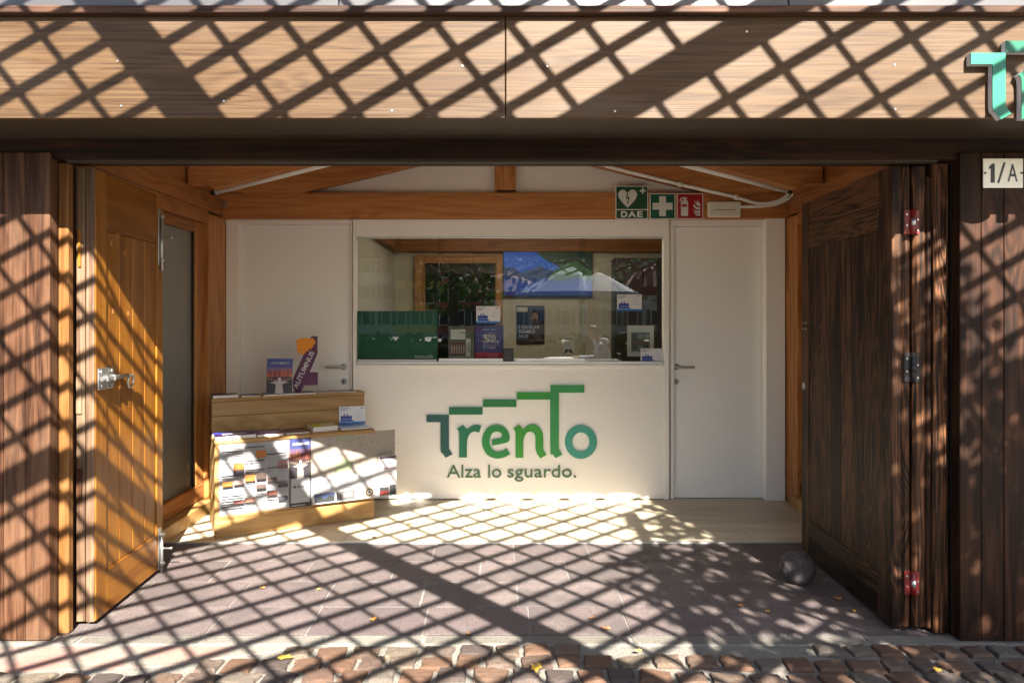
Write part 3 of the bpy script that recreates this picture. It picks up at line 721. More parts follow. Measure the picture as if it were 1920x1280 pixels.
fl4 = [(u(878), v(352)), (u(905), v(372)), (u(940), v(368)), (u(940), v(392)), (u(905), v(390))]
printed(g, 'sign_print', [(-hw + b, b, hw - b, h - b, RD), (u(765), v(392), u(830), v(255), WH),
    ([(u(765), v(256)), (u(770), v(238)), (u(785), v(228)), (u(812), v(228)), (u(827), v(238)), (u(830), v(256))], WH),
    (u(788), v(230), u(812), v(200), WH), ([(u(752), v(245)), (u(756), v(218)), (u(772), v(200)), (u(822), v(206)), (u(822), v(216)), (u(776), v(214)), (u(766), v(226)), (u(762), v(247))], WH),
    (u(772), v(298), u(818), v(272), RD), (fl1, WH), (fl2, WH), (fl3, WH), (fl4, WH)], -.005)
# emergency light and conduits
em = empty('emergency_light', (WX(1356, sy), sy, WZ(408, sy)), label='white rectangular emergency light unit beside the fire extinguisher sign', cat='light unit')
hw = 30.5 * (sy + 3.01) / FPX
box('housing', -hw, hw, -.04, 0, 0, .118, plain('emergency_light_plastic', (.70, .66, .57), .4, .02), em, bev=.009)
box('diffuser_slot', -hw * .62, hw * .66, -.0415, -.0402, .050, .058, solid((150, 145, 130)), em)
disc('indicator', (-hw * .76, -.0405, .055), .004, -.002, solid((60, 200, 90)), em, 'y', 8)
def pp(px, py, Y): return (WX(px, Y), Y, WZ(py, Y))
cp = [pp(1120, 302, 2.20), pp(1138, 312, 2.20), pp(1275, 346, 2.20), pp(1380, 370, 2.20), pp(1420, 381, 2.22), pp(1455, 378, 2.22), pp(1478, 364, 2.2), pp(1485, 349, 2.16), pp(1484, 340, 2.12)]
co = empty('conduit_pipe', cp[3], label='white electrical conduit running down the rafter above the safety signs', cat='conduit', group='white conduits')
o = tube('pipe', smooth_path(cp, 6), .0125, M['conduit'], None, 10); o.parent = co; o.location -= co.location
for i in (2, 3):
    o = tube('clip', [Vector(cp[i]) - Vector((.012, 0, -.003)), Vector(cp[i]) + Vector((.012, 0, -.003))], .019, M['conduit'], None, 10); o.parent = co; o.location -= co.location
cp2 = [pp(1385, 388, 2.225), pp(1420, 387, 2.225), pp(1455, 383, 2.225), pp(1485, 368, 2.2), pp(1493, 352, 2.16), pp(1492, 340, 2.12)]
co = empty('conduit_pipe', cp2[0], label='short white conduit curving up from the emergency light', cat='conduit', group='white conduits')
o = tube('pipe', smooth_path(cp2, 6), .0125, M['conduit'], None, 10); o.parent = co; o.location -= co.location
for a, b2, lab in ((pp(404, 360, 1.95), pp(640, 301, 1.95), 'left'), (pp(1476, 357, 1.95), pp(1262, 303, 1.95), 'right')):
    tl_ = empty('roof_tube', a, label='white tube with black end clip along the %s roof slope' % lab, cat='tube', group='white tubes under the roof')
    o = tube('pipe', [a, b2], .022, M['conduit'], None, 14); o.parent = tl_; o.location -= tl_.location
    d = (Vector(a) - Vector(b2)).normalized()
    o = tube('end_clip', [Vector(a) - d * .02, Vector(a) + d * .03], .020, M['black'], None, 12); o.parent = tl_; o.location -= tl_.location

# ================================================================== PINE BROCHURE STAND
PA = math.atan2(.467, .934)
P = empty('brochure_stand', (-1.811, 1.345, .006), PA, label='two tier pine display stand carrying posters and brochures', cat='stand')
LW, DZ = 1.043, .624
for i, (a, b2) in enumerate(((.0, .128), (.130, .375), (.377, .598))):
    box('front_board', 0, LW, 0, .022, a, b2, M['pine'], P, bev=.003)
for i, (a, b2) in enumerate(((.0, .21), (.212, .42), (.422, .598))):
    box('side_board', -.0005, .021, .0225, .46, a, b2, M['pine'], P, bev=.003); box('side_board', LW - .021, LW + .0005, .0225, .46, a, b2, M['pine'], P, bev=.003)
box('lower_top', -.006, LW + .006, -.008, .298, .5985, DZ, M['pine'], P, bev=.006)
UW0, UW1 = .0, LW + .012
for a, b2 in ((.6245, .739), (.741, .838)):
    box('back_board', UW0, UW1, .30, .322, a, b2, M['pine'], P, bev=.003)
for u0 in (UW0, UW1 - .021):
    box('upper_side', u0 + .0005, u0 + .0205, .3225, .46, .6245, .838, M['pine'], P, bev=.003)
box('upper_top', UW0 - .004, UW1 + .004, .292, .468, .8385, .862, M['pine'], P, bev=.007)
def sheet(name, x0, x1, z0, z1, y, label, cat, parent_rot=PA, base=P, group=None, th=.002):
    """thin printed sheet standing in the stand's own axes; local x from its left edge, z from its lower edge"""
    m4 = Matrix.Rotation(PA, 4, 'Z'); loc = m4 @ Vector((x0, y, z0)) + base.location
    g = empty(name, loc, PA, label=label, cat=cat, group=group)
    box('paper_sheet', 0, x1 - x0, -th, 0, 0, z1 - z0, M['poster_paper'], g)
    return g, x1 - x0, z1 - z0
rp = random.Random(3)
# programme poster of small pictures
g, wd, h = sheet('programme_poster', .026, .458, .148, .596, -.0005, 'white events programme poster on the left of the pine stand front', 'poster', group='posters on the pine stand')
it = []
for c in range(6):
    xx = .014 + c * (wd - .02) / 6
    for k in range(26):
        if rp.random() < .75: it.append((xx, .03 + k * .0155, xx + rp.uniform(.035, .058), .0335 + k * .0155, (196, 196, 206)))
for (c, z) in ((0, .40), (2, .42), (4, .365), (0, .245), (2, .33), (2, .272), (4, .275), (0, .115), (4, .175), (0, .082), (0, .05), (4, .08)):
    xx = .012 + c * (wd - .02) / 6; it.append((xx, z, xx + .125, z + .008, (70, 62, 78)))
for (c, z, hh_, col) in ((3, .352, .048, (236, 140, 50)), (1, .285, .040, (236, 140, 50)), (1, .25, .034, (92, 78, 96)), (0, .185, .03, (236, 142, 52)), (1, .19, .028, (190, 160, 150)), (2, .205, .042, (236, 140, 50)),
                      (3, .212, .045, (96, 72, 64)), (2, .255, .014, (120, 96, 86)), (3, .15, .027, (120, 96, 90)), (5, .30, .022, (216, 150, 140)), (5, .268, .024, (170, 110, 110)), (4, .19, .028, (110, 80, 76)),
                      (4, .10, .027, (150, 84, 66)), (5, .145, .026, (90, 84, 92)), (5, .062, .022, (84, 84, 96)), (2, .07, .03, (210, 150, 130)), (1, .07, .015, (240, 150, 140))):
    xx = .014 + c * (wd - .02) / 6; it.append((xx, z, xx + .062, z + hh_, col))
it.append((.0, .0, wd, .004, (220, 220, 224)))
printed(g, 'poster_print', it, -.002, M['print_mat'])
# tall narrow poster with a conductor and orchestra at dusk
g, wd, h = sheet('narrow_poster', .46, .603, .142, .600, -.0005, 'narrow dark poster with a blue top and white card in the middle of the stand', 'poster', group='posters on the pine stand')
def orchestra(wd, z0, z1):
    h = z1 - z0; it = [(0, z0, wd, z1, (52, 44, 52)), (0, z0 + h * .72, wd, z1, (66, 78, 150)), (0, z0 + h * .62, wd, z0 + h * .74, (128, 96, 140))]
    for k in range(16): 
        x = wd * (k + .5) / 16; t = z0 + h * rp.uniform(.58, .72); it.append(([(x - wd * .04, z0 + h * .45), (x + wd * .04, z0 + h * .45), (x + wd * .02, t), (x - wd * .02, t)], rp.choice(((176, 88, 62), (206, 120, 80), (150, 72, 66)))))
    it.append((0, z0 + h * .40, wd, z0 + h * .47, (74, 44, 46)))
    for k in range(12):
        x = wd * (.04 + .92 * k / 11); s = abs(x / wd - .5) * .14 * h; it.append(([(x - .004, z0 + h * .33 + s), (x + .004, z0 + h * .33 + s), (x, z0 + h * .40 + s)], (200, 168, 150)))
    c = wd * .5
    it.append(([(c - wd * .15, z0), (c + wd * .17, z0), (c + wd * .12, z0 + h * .26), (c + wd * .36, z0 + h * .33), (c + wd * .06, z0 + h * .36), (c - wd * .06, z0 + h * .36), (c - wd * .36, z0 + h * .31), (c - wd * .13, z0 + h * .26)], (196, 188, 184)))
    it.append((c - wd * .05, z0 + h * .36, c + wd * .06, z0 + h * .45, (224, 216, 208)))
    return it
it = orchestra(wd, h * .42, h)
it += [(0, 0, wd, h * .42, (118, 116, 122)), (wd * .08, .030, wd * .92, h * .42, (232, 232, 232)), (0, 0, wd, .028, (44, 40, 50)), (wd * .1, .008, wd * .7, .016, (190, 188, 196)),
       (wd * .17, h * .285, wd * .30, h * .315, (60, 62, 66)), (wd * .17, h * .17, wd * .8, h * .175, (200, 200, 204)), (wd * .17, h * .14, wd * .7, h * .145, (200, 200, 204))]
printed(g, 'poster_print', it, -.002, M['print_mat'])
text(g, 'AUTUMNUS', wd * .13, wd * .88, h * .905, h * .945, -.016, M['paper'], bold=.01)
text(g, 'BTS', wd * .36, wd * .66, h * .285, h * .315, -.016, solid((60, 62, 66)), bold=.02)
# town map sheet
g, wd, h = sheet('town_map', .605, 1.193, .152, .612, -.0005, 'large pale town map poster jutting past the right edge of the pine stand', 'poster', group='posters on the pine stand')
it = [(0, h * .38, wd, h, (226, 212, 196)), (wd * .02, h * .70, wd * .35, h * .95, (234, 222, 206)), ([(wd * .26, h * .42), (wd * .47, h * .44), (wd * .48, h * .56), (wd * .38, h * .62), (wd * .28, h * .54)], (210, 226, 178)), ([(wd * .3, h * .88), (wd * .55, h * .92), (wd * .5, h * .98), (wd * .3, h * .97)], (214, 222, 186))]
for k in range(150):
    x = rp.random() ** .75; z = rp.uniform(.42, .98); s = rp.uniform(.003, .009); a = rp.uniform(-.8, .8)
    if abs(x - .5 - (z - .7) * .6) > .5: continue
    dx, dz = math.cos(a) * s, math.sin(a) * s; q = .0014
    it.append(([(x * wd * .97 + .006 - dx, z * h - dz - q), (x * wd * .97 + .006 + dx, z * h + dz - q), (x * wd * .97 + .006 + dx, z * h + dz + q), (x * wd * .97 + .006 - dx, z * h - dz + q)], rp.choice(((150, 96, 104), (124, 84, 110), (178, 120, 110), (110, 86, 96)))))
it += [(0, 0, wd, h * .38, (238, 238, 242)), (wd * .78, 0, wd, h * .62, (240, 236, 236)), (wd * .79, h * .575, wd * .99, h * .61, (92, 66, 92)),
       (wd * .02, h * .02, wd * .255, h * .155, (74, 96, 140)), ([(wd * .02, h * .02), (wd * .255, h * .02), (wd * .255, h * .09), (wd * .2, h * .12), (wd * .14, h * .06), (wd * .08, h * .12), (wd * .02, h * .07)], (52, 58, 60)),
       (wd * .275, h * .02, wd * .49, h * .15, (128, 128, 126)), (wd * .275, h * .02, wd * .345, h * .12, (66, 64, 66)), (wd * .36, h * .06, wd * .46, h * .13, (170, 170, 166)),
       (wd * .51, h * .02, wd * .76, h * .17, (206, 206, 208)), (wd * .79, h * .02, wd * .905, h * .145, (60, 56, 60)), (wd * .79, h * .03, wd * .90, h * .085, (178, 56, 44)), (wd * .91, h * .02, wd * .99, h * .17, (44, 44, 46)), (wd * .84, h * .42, wd * .97, h * .44, (214, 168, 190)), (wd * .84, h * .33, wd * .94, h * .335, (222, 150, 120))]
rg = lambda r_, c_: ([(wd * .665 + r_ * math.cos(t), h * .095 + r_ * math.sin(t)) for t in [2 * math.pi * q / 18 for q in range(18)]], c_)
it += [rg(.030, (190, 152, 84)), rg(.025, (58, 48, 44)), rg(.016, (206, 200, 190)), rg(.010, (70, 60, 56))]
for c in range(3):
    for k in range(7): it.append((wd * (.03 + .26 * c), h * (.18 + .027 * k), wd * (.03 + .26 * c + rp.uniform(.12, .2)), h * (.18 + .027 * k) + .003, (206, 206, 214)))
printed(g, 'poster_print', it, -.002, M['print_mat'])
# brochures lying on the stand (local frame of the stand)
def lying(name, u0, u1, v0, v1, z, th, col, label, tilt=0.0, pages=(225, 222, 215), items=None):
    m4 = Matrix.Rotation(PA, 4, 'Z'); loc = m4 @ Vector(((u0 + u1) / 2, (v0 + v1) / 2, z)) + P.location
    g = empty(name, loc, PA + tilt, label=label, cat='brochure', group='brochures on the pine stand')
    a, b2 = (u1 - u0) / 2, (v1 - v0) / 2
    n = max(1, int(th / .007))
    for k in range(n):
        j = rp.uniform(-.002, .002)
        box('page_block', -a + j, a + j, -b2 + j, b2 + j, k * th / n, (k + 1) * th / n - .0006, solid(pages), g)
    box('cover', -a, a, -b2, b2, th - .0003, th + .0012, solid(col, .3), g)
    for (x0, y0, x1, y1, c) in (items or []):
        box('cover_print', -a + x0 * 2 * a, -a + x1 * 2 * a, -b2 + y0 * 2 * b2, -b2 + y1 * 2 * b2, th + .0013, th + .0017, solid(c, .3), g)
    return g
lying('brochure_stack', .00, .25, .02, .2, DZ, .022, (62, 40, 110), 'purple brochure stack at the left end of the lower tier', .03, items=[(.2, .35, .8, .5, (230, 230, 235)), (.02, .72, .98, .95, (40, 70, 150))])
lying('brochure_stack', .265, .43, .03, .22, DZ, .014, (92, 62, 118), 'lilac brochures second from the left on the lower tier', -.04, items=[(.1, .3, .9, .6, (176, 150, 190))])
lying('brochure_stack', .45, .60, .05, .23, DZ, .008, (74, 44, 62), 'thin dark red brochure in the middle of the lower tier', .02, items=[(.1, .2, .9, .5, (140, 96, 88))])
lying('brochure_stack', .63, .80, .08, .26, DZ, .03, (178, 180, 40), 'yellow green covered thick booklet pile on the lower tier', .05, items=[(.45, .1, .95, .75, (196, 190, 176))])
lying('brochure_stack', .83, 1.03, .06, .24, DZ, .008, (190, 205, 222), 'pale blue leaflets below the standing blue card', -.03, items=[(.05, .6, .95, .9, (56, 120, 190))])
lying('brochure_stack', .01, .17, .31, .45, .862, .018, (38, 44, 52), 'dark brochure pile at the left end of the upper tier', .02)
lying('brochure_stack', .20, .32, .32, .45, .862, .006, (52, 46, 46), 'thin dark leaflet second from the left on the upper tier', -.03)
lying('brochure_stack', .34, .70, .305, .45, .862, .008, (52, 40, 44), 'wide dark flyer under the standing leaflet on the upper tier', .01)
lying('brochure_stack', .72, .86, .32, .45, .862, .004, (140, 96, 78), 'thin brown flyer on the right of the upper tier', .02)
lying('brochure_stack', .88, 1.0, .31, .44, .862, .005, (96, 84, 76), 'small grey flyer at the right end of the upper tier', -.12)
# standing leaflet with the conductor
def standing(name, u, v, z, wd, h, lean, label, cat, group=None, turn=0.0, th=.003):
    m4 = Matrix.Rotation(PA, 4, 'Z'); loc = m4 @ Vector((u, v, z)) + P.location
    g = empty(name, loc, label=label, cat=cat, group=group); g.rotation_euler = (-lean, 0, PA + turn)
    return g
g = standing('standing_leaflet', .362, .36, .872, .17, .255, .12, 'standing blue and dark concert leaflet on the upper tier of the stand', 'leaflet', turn=-.35)
box('paper_sheet', 0, .182, 0, .006, 0, .252, M['paper'], g)
printed(g, 'leaflet_print', orchestra(.18, .002, .25), 0); text(g, 'AUTUMNUS', .03, .155, .208, .224, -.012, M['paper'], bold=.01)
box('prop_stay', .05, .13, .008, .05, 0, .004, M['paper'], g)
# purple sign with an orange leaf
g = standing('leaning_sign', .58, .40, .866, .3, .42, .03, 'purple slanted cardboard sign with an orange maple leaf and white lettering', 'sign', turn=-.38)
k = .000512 * 1.0
def q(px, py): return ((px - 680) * k, (915 - py) * k)
prism('board', [q(*p) for p in ((735, 915), (665, 915), (610, 760), (750, 430), (880, 112), (968, 112), (968, 365), (862, 625), (975, 625), (975, 805), (785, 812))], -.004, 0, solid((82, 34, 70), .5), g)
lf = [(760, 375), (735, 350), (705, 368), (690, 320), (676, 322), (690, 270), (672, 255), (682, 215), (672, 180), (690, 150), (725, 152), (745, 132), (785, 142), (815, 130), (860, 150), (905, 140), (925, 160), (942, 200), (925, 235), (905, 240), (912, 268), (885, 272), (880, 300), (848, 290), (840, 325), (800, 335), (795, 365)]
prism('orange_leaf', [q(*p) for p in lf], -.008, -.0045, solid((226, 140, 28), .5), g, label='orange maple leaf shape')
ang = math.atan2(915 - 400 - 75, 895 - 690) ; ang = math.atan2(500, 235)
cx_, cz_ = q(778, 590)
text(g, 'AUTUMNUS', cx_ - .146, cx_ + .146, cz_ - .0185, cz_ + .0185, -.0046, M['paper'], bold=.022, rotz=ang)
printed(g, 'small_print', [(*q(840, 742 + 14 * i), q(955, 0)[0], q(0, 742 + 14 * i)[1] + .0022, (128, 84, 118)) for i in range(4)], -.0045)
# museum cards
def card(g, wd, h):
    box('card_sheet', 0, wd, -.002, 0, 0, h, M['paper'], g)
    it = [(0, 0, wd, h, (236, 236, 238)), (0, 0, wd, h * .10, (36, 118, 200)), (0, h * .10, wd, h * .13, (120, 176, 226)), (wd * .06, h * .14, wd * .48, h * .46, (34, 62, 150)), (wd * .10, h * .24, wd * .44, h * .30, (120, 150, 214)), (wd * .17, h * .46, wd * .33, h * .56, (34, 62, 150)), (wd * .21, h * .46, wd * .29, h * .52, (236, 236, 238)), (wd * .46, h * .14, wd * .56, h * .20, (34, 62, 150)),
          (wd * .80, h * .88, wd * .93, h * .92, (90, 90, 110))]
    for i in range(6): it.append((wd * .66, h * (.36 + .07 * i), wd * rp.uniform(.8, .94), h * (.375 + .07 * i), (196, 200, 210)))
    printed(g, 'card_print', it, -.002)
    text(g, 'MUSEUM', wd * .06, wd * .36, h * .85, h * .92, -.0065, solid((40, 60, 130)), bold=.01)
    text(g, 'PASS', wd * .06, wd * .24, h * .75, h * .82, -.0065, solid((40, 60, 130)), bold=.01)
g = standing('standing_card', .862, .285, DZ + .009, .185, .125, .10, 'white and blue pass card standing on the lower tier of the pine stand', 'card', 'museum pass cards', turn=-.2)
card(g, .19, .128)
for (x0, y0, x1, y1, Y, lab) in ((893, 574, 938, 606, CY + .0085, 'white and blue pass card above the purple festival poster in the window'), (1157, 552, 1203, 583, CY + .0085, 'white and blue pass card taped high on the right window pane'), (1201, 653, 1247, 680, CY + .0085, 'white and blue pass card at the lower right window corner')):
    if x0 > 1090: Y = CY + .0335
    g = empty('pass_card', (WX(x0, Y), Y, WZ(y1, Y)), label=lab, cat='card', group='museum pass cards')
    card(g, WX(x1, Y) - WX(x0, Y), WZ(y0, Y) - WZ(y1, Y))
# ------------------------------------------------------------------ things in the window
Y = CY + .0500
def wsheet(name, x0, y0, x1, y1, Y, label, cat, group=None):
    g = empty(name, (WX(x0, Y), Y, WZ(y1, Y)), label=label, cat=cat, group=group)
    wd, h = WX(x1, Y) - WX(x0, Y), WZ(y0, Y) - WZ(y1, Y)
    box('paper_sheet', 0, wd, 0, .002, 0, h, M['paper'], g); return g, wd, h
g, wd, h = wsheet('festival_poster', 891, 610, 944, 674, CY + .062, 'blue and red sports festival poster standing in the window', 'poster', 'posters in the service window')
printed(g, 'poster_print', [(0, 0, wd, h, (72, 66, 142)), (0, 0, wd, h * .215, (196, 34, 74)), (0, 0, wd, h * .03, (220, 214, 220)), (wd * .36, h * .60, wd * .42, h * .72, (226, 176, 60)), (wd * .42, h * .06, wd * .8, h * .075, (230, 150, 170)), (wd * .42, h * .11, wd * .8, h * .125, (230, 150, 170)), (wd * .42, h * .15, wd * .8, h * .165, (230, 150, 170)),
    (wd * .25, h * .87, wd * .5, h * .885, (220, 220, 235)), (wd * .55, h * .87, wd * .7, h * .885, (220, 220, 235))], 0)
text(g, 'FESTIVAL', wd * .28, wd * .74, h * .62, h * .735, -.004, solid((240, 236, 226)), bold=.02); text(g, 'TRENTO', wd * .46, wd * .72, h * .755, h * .785, -.004, M['paper'])
text(g, 'SPORT', wd * .40, wd * .74, h * .50, h * .605, -.004, solid((240, 236, 226)), bold=.02); text(g, 'dello', wd * .22, wd * .38, h * .52, h * .58, -.004, solid((226, 176, 60)))
text(g, '09.10.11.12', wd * .27, wd * .72, h * .40, h * .46, -.004, M['paper'], bold=.01); text(g, 'OTTOBRE', wd * .27, wd * .72, h * .32, h * .385, -.004, M['paper'], bold=.01)
g, wd, h = wsheet('culture_poster', 841, 611, 889, 674, CY + .066, 'grey culture poster with arches standing behind the window glass', 'poster', 'posters in the service window')
it = [(0, 0, wd, h, (120, 116, 110)), (0, h * .55, wd, h, (92, 100, 88)), (wd * .08, h * .60, wd * .66, h * .90, (232, 232, 224)), (wd * .45, h * .79, wd * .85, h * .82, (60, 140, 70)), (wd * .68, h * .10, wd * .86, h * .62, (236, 236, 230)), (0, 0, wd, h * .1, (176, 176, 170)), (wd * .06, h * .12, wd * .66, h * .52, (104, 66, 58))]
for i in range(6):
    x = wd * (.10 + .095 * i); it.append(([(x, h * .18), (x + wd * .055, h * .18), (x + wd * .055, h * .38), (x + wd * .028, h * .46), (x, h * .38)], (198, 172, 160)))
printed(g, 'poster_print', it, 0); text(g, 'cultura', wd * .58, wd * .96, h * .32, h * .42, -.006, solid((40, 40, 44)), bold=.005, rotz=math.pi / 2)
g, wd, h = wsheet('framed_notice', 1176, 610, 1226, 668, CY + .10, 'white framed notice with a grey product sheet at the right of the window', 'notice')
it = [(0, 0, wd, h, (222, 220, 208)), (wd * .15, h * .16, wd * .84, h * .78, (104, 104, 98))]
for i in range(3):
    for j in range(3): it.append((wd * (.2 + .22 * i), h * (.22 + .18 * j), wd * (.36 + .22 * i), h * (.35 + .18 * j), rp.choice(((150, 146, 138), (126, 96, 84), (84, 82, 80)))))
printed(g, 'notice_print', it, 0)
g, wd, h = wsheet('small_card', 1055, 629, 1077, 664, CY + .12, 'small white card with a dark bow shape standing behind the middle pane', 'card')
printed(g, 'card_print', [(0, 0, wd, h, (226, 220, 200)), ([(wd * .02, 0), (wd * .3, h * .30), (wd * .5, h * .22), (wd * .7, h * .30), (wd * .98, 0), (wd * .7, h * .08), (wd * .5, h * .16), (wd * .3, h * .08)], (36, 30, 28)), (wd * .2, h * .6, wd * .8, h * .615, (170, 166, 150))], 0)
text(g, 'FERRARI', wd * .1, wd * .9, h * .79, h * .86, -.002, M['black'], bold=.01)
# card reader
cr = empty('card_terminal', (WX(953, CY), CY - .0, wz0), label='small black card payment terminal on the window ledge', cat='card terminal')
box('body', -.042, .042, -.002 + .005, .0145, .0235, .125, M['black'], cr, bev=.004); box('screen', -.03, .03, .0018, .0028, .075, .112, solid((70, 74, 80), .2), cr); box('keypad', -.028, .028, .0018, .0028, .035, .066, solid((50, 50, 54)), cr)
# leaflets lying on the counter inside
def ldesk(x0, x1, y0, y1, z, col, lab):
    g = empty('leaflet_pile', ((x0 + x1) / 2, (y0 + y1) / 2, z), label=lab, cat='leaflets', group='leaflet piles on the counter')
    for k in range(3): box('leaflet', -(x1 - x0) / 2, (x1 - x0) / 2, -(y1 - y0) / 2, (y1 - y0) / 2, k * .008, k * .008 + .0072, M['paper'], g, rot=(0, 0, rp.uniform(-.05, .05)))
ldesk(.12, .40, CY + .10, CY + .3, wz0 + .001, None, 'white leaflet pile below the hooded man poster')
ldesk(.55, .98, CY + .14, CY + .34, wz0 + .001, None, 'wider white leaflet pile behind the small bow card')
# room furniture: tv, poster, dark door
RY = 4.40
tv = empty('television', (WX(1027, 4.35), 4.36, WZ(557, 4.35)), label='wall television showing a mountain view with a tree reflection painted in, inside the staff room', cat='television')
tw, th_ = WX(1111, 4.35) - WX(943, 4.35), WZ(463, 4.35) - WZ(557, 4.35)
box('casing', -tw / 2, tw / 2, 0, .038, 0, th_, M['black'], tv, bev=.004)
me_, nt_, b_ = newmat('screen_image'); a_ = N(nt_, 'VertexColor', layer_name='Col'); L(nt_, a_.outputs[0], b_.inputs['Emission Color']); b_.inputs['Emission Strength'].default_value = .10; b_.inputs['Base Color'].default_value = (.01, .01, .012, 1); b_.inputs['Roughness'].default_value = .15
a, b2 = tw / 2 - .008, th_ - .012
ridge = lambda zz, amp, ph: [(-a + 2 * a * i / 24, zz + amp * (math.sin(i * .7 + ph) + .5 * math.sin(i * 1.9 + ph * 2))) for i in range(25)]
def below(rd, z0): return [(-a, z0)] + rd + [(a, z0)]
foam = [(x_ + .012 * math.sin(k_ * 2.1), z_) for k_, (x_, z_) in enumerate(((-.05, .16), (.02, .24), (.1, .30), (.2, .36), (.3, .39), (.4, .33), (a, .28), (a, .16)))]
printed(tv, 'screen', [(-a, .018, a, b2, (38, 92, 176)), (-a, b2 - .08, a, b2, (30, 78, 160)), (below(ridge(.30, .03, 1.0), .018), (40, 62, 96)), ([(-.16, b2), (a, b2), (a, .22), (.3, .24), (.12, .33), (-.02, .40), (-.1, .46)], (28, 50, 34)), (foam, (60, 96, 62)), (below(ridge(.19, .015, .4), .018), (34, 66, 128)), (-a, .018, a, .15, (40, 74, 142)), (-a, .018, a, .07, (26, 50, 108))], -.0005, me_)  # dark green upper right is the tree's reflection, painted into the picture
g = empty('wall_poster', (WX(968, 4.39), 4.395, WZ(645, 4.39)), label='dark blue poster of a hooded man with white slogan on the room wall', cat='poster')
wd, h = WX(1021, 4.39) - WX(968, 4.39), WZ(573, 4.39) - WZ(645, 4.39)
box('paper_sheet', 0, wd, -.002, 0, 0, h, M['paper'], g)
el = lambda cx, cz, rx, rz, c: ([(cx + rx * math.cos(t), cz + rz * math.sin(t)) for t in [2 * math.pi * q / 16 for q in range(16)]], c)
printed(g, 'poster_print', [(0, 0, wd, h, (44, 62, 104)), ([(wd * .38, 0), (wd, 0), (wd, h * .62), (wd * .84, h * .56), (wd * .6, h * .52), (wd * .45, h * .3)], (66, 34, 34)), el(wd * .66, h * .72, wd * .18, h * .2, (40, 38, 44)), el(wd * .66, h * .69, wd * .11, h * .13, (168, 128, 104)), el(wd * .66, h * .62, wd * .08, h * .05, (70, 52, 44)), (wd * .59, h * .725, wd * .64, h * .735, (40, 30, 28)), (wd * .68, h * .725, wd * .73, h * .735, (40, 30, 28)), (wd * .02, h * .84, wd * .4, h * .96, (214, 206, 190)), (0, 0, wd, h * .10, (56, 24, 28))], -.002)
for s_, a1, a2, z1, z2 in (('I GIOCHI', .08, .82, .40, .49), ('SIAMO', .08, .66, .28, .37), ('NOI', .08, .42, .16, .25)):
    text(g, s_, wd * a1, wd * a2, h * z1, h * z2, -.006, M['paper'], bold=.012, shear=.15)
rd = empty('room_door', (WX(860, 4.36), 4.37, .0), label='orange framed dark glass door at the back of the staff room', cat='door')
x0, x1, zt = WX(778, 4.36), WX(942, 4.36), WZ(478, 4.36); dx = rd.location.x
box('frame_post', x0 - dx, x0 - dx + .11, -.03, .03, .007, zt, M['larch_z'], rd, bev=.003); box('frame_post', x1 - dx - .075, x1 - dx, -.03, .03, .007, zt, M['larch_z'], rd, bev=.003)
box('frame_head', x0 - dx + .1105, x1 - dx - .0755, -.0295, .0295, zt - .09, zt, M['larch'], rd, bev=.003); box('pane', x0 - dx + .111, x1 - dx - .076, .0, .0065, .007, zt - .0905, plain('dark_glass', (.010, .011, .012), .06, .1), rd)
lamp = empty('added_ceiling_lamp', (.25, 3.0, 2.44), label='lit white ceiling lamp strip added to brighten the staff room', cat='lamp')  # unseen lamp, added to light the staff room
lmat, lnt, lb = newmat('lit_diffuser'); lb.inputs['Emission Color'].default_value = (1.0, .90, .72, 1); lb.inputs['Emission Strength'].default_value = 5.0
box('lamp_housing', -.62, .62, -.06, .06, .02, .06, M['conduit'], lamp, bev=.004); box('diffuser', -.6, .6, -.045, .045, 0, .0195, lmat, lamp, bev=.004)
bs = empty('dark_opening_block', (1.52, 4.2, .006), label='tall dark brown block added for a dark opening at the right of the staff room', cat='opening')  # dark block added where the room has a dark opening
box('block_body', -.3, .3, 0, .19, 0, 2.05, plain('dark_opening_brown', (.030, .022, .018), .45, .15), bs, bev=.004)
for s in (-1, 1): box('opening_panel', .003 if s > 0 else -.297, .297 if s > 0 else -.003, -.018, -.0005, .05, 2.03, plain('dark_opening_panel', (.036, .026, .020), .4, .15), bs, bev=.003)

# ------------------------------------------------------------------ stone ball doorstop
bm = bmesh.new(); bmesh.ops.create_icosphere(bm, subdivisions=4, radius=.088)
from mathutils import noise as mn
for v in bm.verts:
    d = v.co.normalized(); v.co += d * (mn.fractal(d * 2.2, 1, 2, 4) * .007 + mn.noise(d * 11) * .0022)
    if v.co.z < -.078: v.co.z = -.078
for f in bm.faces: f.smooth = True
me = bpy.data.meshes.new('ball'); bm.to_mesh(me); bm.free()
obj('stone_ball', me, M['ball'], None, (1.598, .64, .079), (0, 0, .5), label='round rough grey stone ball holding the dark door open', cat='stone ball')
